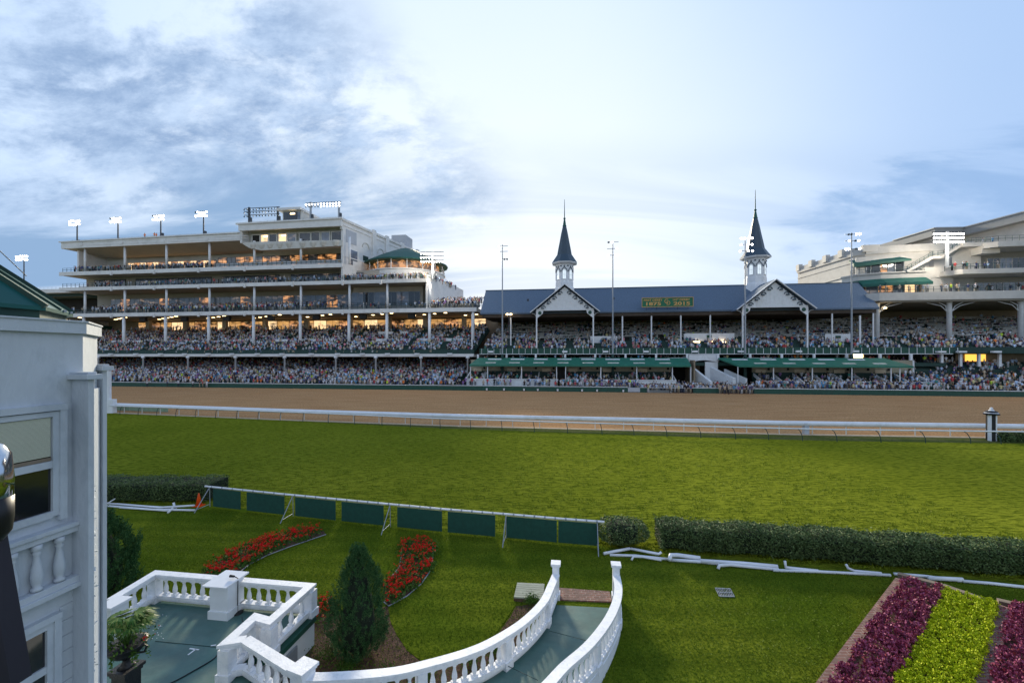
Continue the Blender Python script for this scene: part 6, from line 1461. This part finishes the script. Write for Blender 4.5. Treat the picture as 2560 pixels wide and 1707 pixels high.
# body made as one continuous skinned figure per pose
def body(pose):
    J = {'pel':(0,0,.95),'sp':(0,-.01,1.15),'ch':(0,0,1.36),'nk':(0,-.01,1.49),'hd':(0,-.03,1.60),'tp':(0,-.01,1.72)}
    L = [('pel','sp'),('sp','ch'),('ch','nk'),('nk','hd'),('hd','tp')]; Rr = {'pel':(.155,.11),'sp':(.14,.1),'ch':(.17,.11),'nk':(.055,.055),'hd':(.08,.095),'tp':(.06,.07)}
    for sg, n in ((-1,'l'),(1,'r')):
        arm = [((sg*.2,0,1.4),.06),((sg*.26,.02,1.14),.045),((sg*.25,-.08,.92),.034),((sg*.25,-.11,.83),.036)]
        if pose == 1: arm = [((sg*.2,0,1.4),.06),((sg*.27,-.03,1.16),.045),((sg*.16,-.24,1.2),.034),((sg*.1,-.27,1.26),.036)]
        if pose == 2 and sg > 0: arm = [((.2,0,1.4),.06),((.3,-.08,1.2),.045),((.22,-.2,1.42),.034),((.16,-.2,1.52),.036)]
        leg = [((sg*.1,0,.88),.1),((sg*.11,-.01+(.06*sg if pose == 0 else 0),.48),.065),((sg*.12,.03+(.08*sg if pose == 0 else 0),.09),.042),((sg*.13,-.12,.04),.035)]
        prev = 'ch'
        for i, (p, r_) in enumerate(arm): J[n+'a%d' % i] = p; Rr[n+'a%d' % i] = (r_,r_); L.append((prev, n+'a%d' % i)); prev = n+'a%d' % i
        prev = 'pel'
        for i, (p, r_) in enumerate(leg): J[n+'g%d' % i] = p; Rr[n+'g%d' % i] = (r_,r_); L.append((prev, n+'g%d' % i)); prev = n+'g%d' % i
    keys = list(J); me = bpy.data.meshes.new('b'); me.from_pydata([J[k] for k in keys], [(keys.index(a),keys.index(c)) for a, c in L], [])
    o = bpy.data.objects.new('b', me); scene.collection.objects.link(o); o.modifiers.new('s','SKIN')
    for k, sv in zip(keys, me.skin_vertices[0].data): sv.radius = Rr[k]; sv.use_root = (k == 'pel')
    su = o.modifiers.new('u','SUBSURF'); su.levels = su.render_levels = 1
    dg_ = bpy.context.evaluated_depsgraph_get(); dg_.update(); m2 = bpy.data.meshes.new_from_object(o.evaluated_get(dg_)); m2.name = 'body'
    bpy.data.objects.remove(o)
    m2.materials.clear()
    for k in ('skin','shirtc','pantc','shoe'): m2.materials.append(M[k])
    for f in m2.polygons:
        c = f.center; a = abs(c.x)
        f.material_index = 0 if c.z > 1.46 or (a > .19 and c.z < 1.2 and c.z > .75) or (pose and a > .05 and c.y < -.14 and c.z > 1.) else (1 if c.z > .92 else (2 if c.z > .1 else 3))
        f.use_smooth = True
    return m2
def objcolmat(name, kind):
    m = bpy.data.materials.new(name); m.use_nodes = True; q = N(m.node_tree); bs = m.node_tree.nodes['Principled BSDF']; oi = q.n('ShaderNodeObjectInfo'); bs.inputs['Roughness'].default_value = .8
    if kind == 'shirt': q.put(bs.inputs['Base Color'], oi.outputs['Color'])
    else:
        rp = q.n('ShaderNodeValToRGB'); rp.color_ramp.interpolation = 'CONSTANT'; q.put(rp.inputs[0], oi.outputs['Random']); cs = {'pant':PANT,'skin':SKIN,'hair':HAIR}[kind]; e = rp.color_ramp.elements
        e[0].color = (*cs[0],1); e[1].color = (*cs[1],1); e[1].position = 1/len(cs)
        for i in range(2, len(cs)): x = e.new(i/len(cs)); x.color = (*cs[i],1)
        q.put(bs.inputs['Base Color'], rp.outputs[0])
    return m
M['shirtc'] = objcolmat('shirt_cloth','shirt'); M['pantc'] = objcolmat('trouser_cloth','pant'); M['skin'] = objcolmat('skin','skin'); M['hairc'] = objcolmat('hair','hair'); M['shoe'] = mat('shoes', (.02,.02,.02), .6, .1, 3)
BODY = [body(k) for k in range(3)]
hb = MB().lathe([(.075,1.56),(.098,1.62),(.1,1.70),(.07,1.765),(.01,1.78)], 0, .015, 10); hme = bpy.data.meshes.new('hair'); hme.from_pydata(hb.v, [], hb.f); hme.materials.append(M['hairc']); hme.polygons.foreach_set('use_smooth', [True]*len(hb.f))
ht = MB().lathe([(.19,1.665),(.19,1.68),(.105,1.69),(.095,1.78),(.02,1.80)], 0, 0, 12); htm = bpy.data.meshes.new('hat'); htm.from_pydata(ht.v, [], ht.f); htm.materials.append(M['white'])
COL = {n: c for c, _, n in SHIRT}
marks = [(0,357,'left of the first slender column'),(357,469,'before the first bay of slender columns'),(469,588,'before the second bay of slender columns'),(588,711,'before the third bay of slender columns'),(711,839,'before the fourth bay of slender columns'),(839,939,'before the fifth bay of slender columns'),(939,1052,'before the sixth bay of slender columns'),(1052,1165,'just left of the white fronted boxes'),
 (1165,1256,'below the left end of the left green canopy'),(1256,1391,'below the first tall light mast'),(1391,1532,'below the left gable posts'),(1532,1617,'by the grey gate under the left canopy'),(1617,1733,'at the white rail gate'),(1733,1797,'in front of the tunnel'),(1797,1890,'at the right gate'),(1890,2010,'below the left end of the right canopy'),(2010,2129,'below the middle of the right canopy'),(2129,2285,'below the right end of the right canopy'),(2285,2400,'in front of the right stand'),(2400,2600,'near the right edge of the picture')]
cnt = {}; indiv.sort(key=lambda p: p[6]); numw = ['first','second','third','fourth','fifth','sixth','seventh','eighth','ninth','tenth','eleventh','twelfth']
names_ = [s_[2] for s_ in SHIRT]
for s_, t_, z_, col, face, pose, px in indiv:
    if col is None: col = names_[rng.choice(len(SHIRT), p=SW)]
    where = 'behind' if t_ > 87.7 else 'on the track side of'
    mk = next(m for a, c, m in marks if a <= px < c)
    if z_ > 30: key = 'person in orange on the flat cream roof'; n = cnt.get(key, 0); cnt[key] = n+1; lab = ['left one of the people in orange on the flat cream roof','middle one of the people in orange on the flat cream roof','right one of the people in orange on the flat cream roof'][n]
    else:
        key = (col, where, mk); n = cnt.get(key, 0); cnt[key] = n+1; short = where+' the fence'
        lab = f"{numw[n]+' ' if n else ''}{'person' } in {col} {short} {mk}".strip()
        if len(lab.split()) > 16: lab = f"{numw[n]+' ' if n else ''}person in {col} {'behind fence' if t_ > 87.7 else 'on track'} {mk}"
    o = link(bpy.data.objects.new('person', BODY[pose])); o.location = W(s_, t_, z_+(0 if z_ > 1 else .006)); o.rotation_euler = (0,0,-TH+face); k = random.uniform(.94,1.05); o.scale = (k,k,k)
    c = COL[col]; v = random.uniform(.85,1.15); o.color = (min(1,c[0]*v),min(1,c[1]*v),min(1,c[2]*v),1)
    tag(o, lab, 'person', 'people at the trackside fence' if z_ < 30 else 'people on the roof')
    h_ = link(bpy.data.objects.new('hair' if random.random() < .85 else 'hat', hme)); 
    if h_.name.startswith('hat'): h_.data = htm
    h_.parent = o
# the mass
def crowd(seats):
    n = len(seats); A = np.array([(a,b,c) for a,b,c,_ in seats]); st_ = np.array([d for *_, d in seats])
    Vs, Ls, Ns, Cs = [], [], [], []; base = 0
    for flag in (True, False):
        T, Fc, K = TS[flag]; idx = np.where(st_ != flag)[0] if flag else np.where(st_)[0]
        if len(idx) == 0: continue
        m_ = len(idx); ang = rng.normal(0,.35,m_); sc = rng.uniform(.9,1.08,m_); ca, sa_ = np.cos(ang)*sc, np.sin(ang)*sc
        X_ = T[None,:,0]*ca[:,None]-T[None,:,1]*sa_[:,None]+A[idx,0][:,None]; Y_ = T[None,:,0]*sa_[:,None]+T[None,:,1]*ca[:,None]+A[idx,1][:,None]; Z__ = T[None,:,2]*sc[:,None]+A[idx,2][:,None]
        Wx = X_*CN+Y_*SN; Wy = -X_*SN+Y_*CN; Vs.append(np.stack([Wx,Wy,Z__],2).reshape(-1,3))
        sh = np.array([s_[0] for s_ in SHIRT])[rng.choice(len(SHIRT), m_, p=SW)]*rng.uniform(.7,1.4,(m_,1)); sk = SKIN[rng.integers(0,len(SKIN),m_)]; hr = HAIR[rng.integers(0,len(HAIR),m_)]; pn = PANT[rng.integers(0,len(PANT),m_)]
        hatm = rng.random(m_) < .13; hr[hatm] = (.6,.6,.6)
        C4 = np.stack([sk,sh,hr,pn],1); Cs.append(C4[:,K,:].reshape(-1,3))
        nv = len(T); lv = np.concatenate([np.array(f) for f in Fc]); ln_ = np.array([len(f) for f in Fc])
        off = base+np.arange(m_)*nv; Ls.append((lv[None,:]+off[:,None]).ravel()); Ns.append(np.tile(ln_, m_)); base += m_*nv
    V_ = np.concatenate(Vs); L_ = np.concatenate(Ls).astype(np.int32); N_ = np.concatenate(Ns); C_v = np.clip(np.concatenate(Cs),0,1)
    me = bpy.data.meshes.new('crowd'); me.vertices.add(len(V_)); me.vertices.foreach_set('co', V_.astype(np.float32).ravel()); me.loops.add(len(L_)); me.loops.foreach_set('vertex_index', L_)
    me.polygons.add(len(N_)); me.polygons.foreach_set('loop_start', np.concatenate([[0],np.cumsum(N_)[:-1]]).astype(np.int32)); me.update(calc_edges=True)
    at = me.attributes.new('tint','FLOAT_COLOR','POINT'); at.data.foreach_set('color', np.concatenate([C_v, np.ones((len(C_v),1))],1).astype(np.float32).ravel()); me.materials.append(M['crowd'])
    o = link(bpy.data.objects.new('crowd', me)); tag(o, 'dense crowd of spectators filling the terraces and decks of the stands', 'crowd', kind='stuff'); return o
for px in np.arange(1165, 2300, 3.2):
    if random.random() < .3+.6*(px > 1400): SEATS.append((S(px,89.2), random.uniform(88.7,89.6), (0 if 1600 < px < 1890 else .9), True))
for px in range(1620, 1900, 2): SEATS.append((S(px,90), random.uniform(89.5,94), random.uniform(0,.5), True))
crowd(SEATS); print('crowd', len(SEATS))
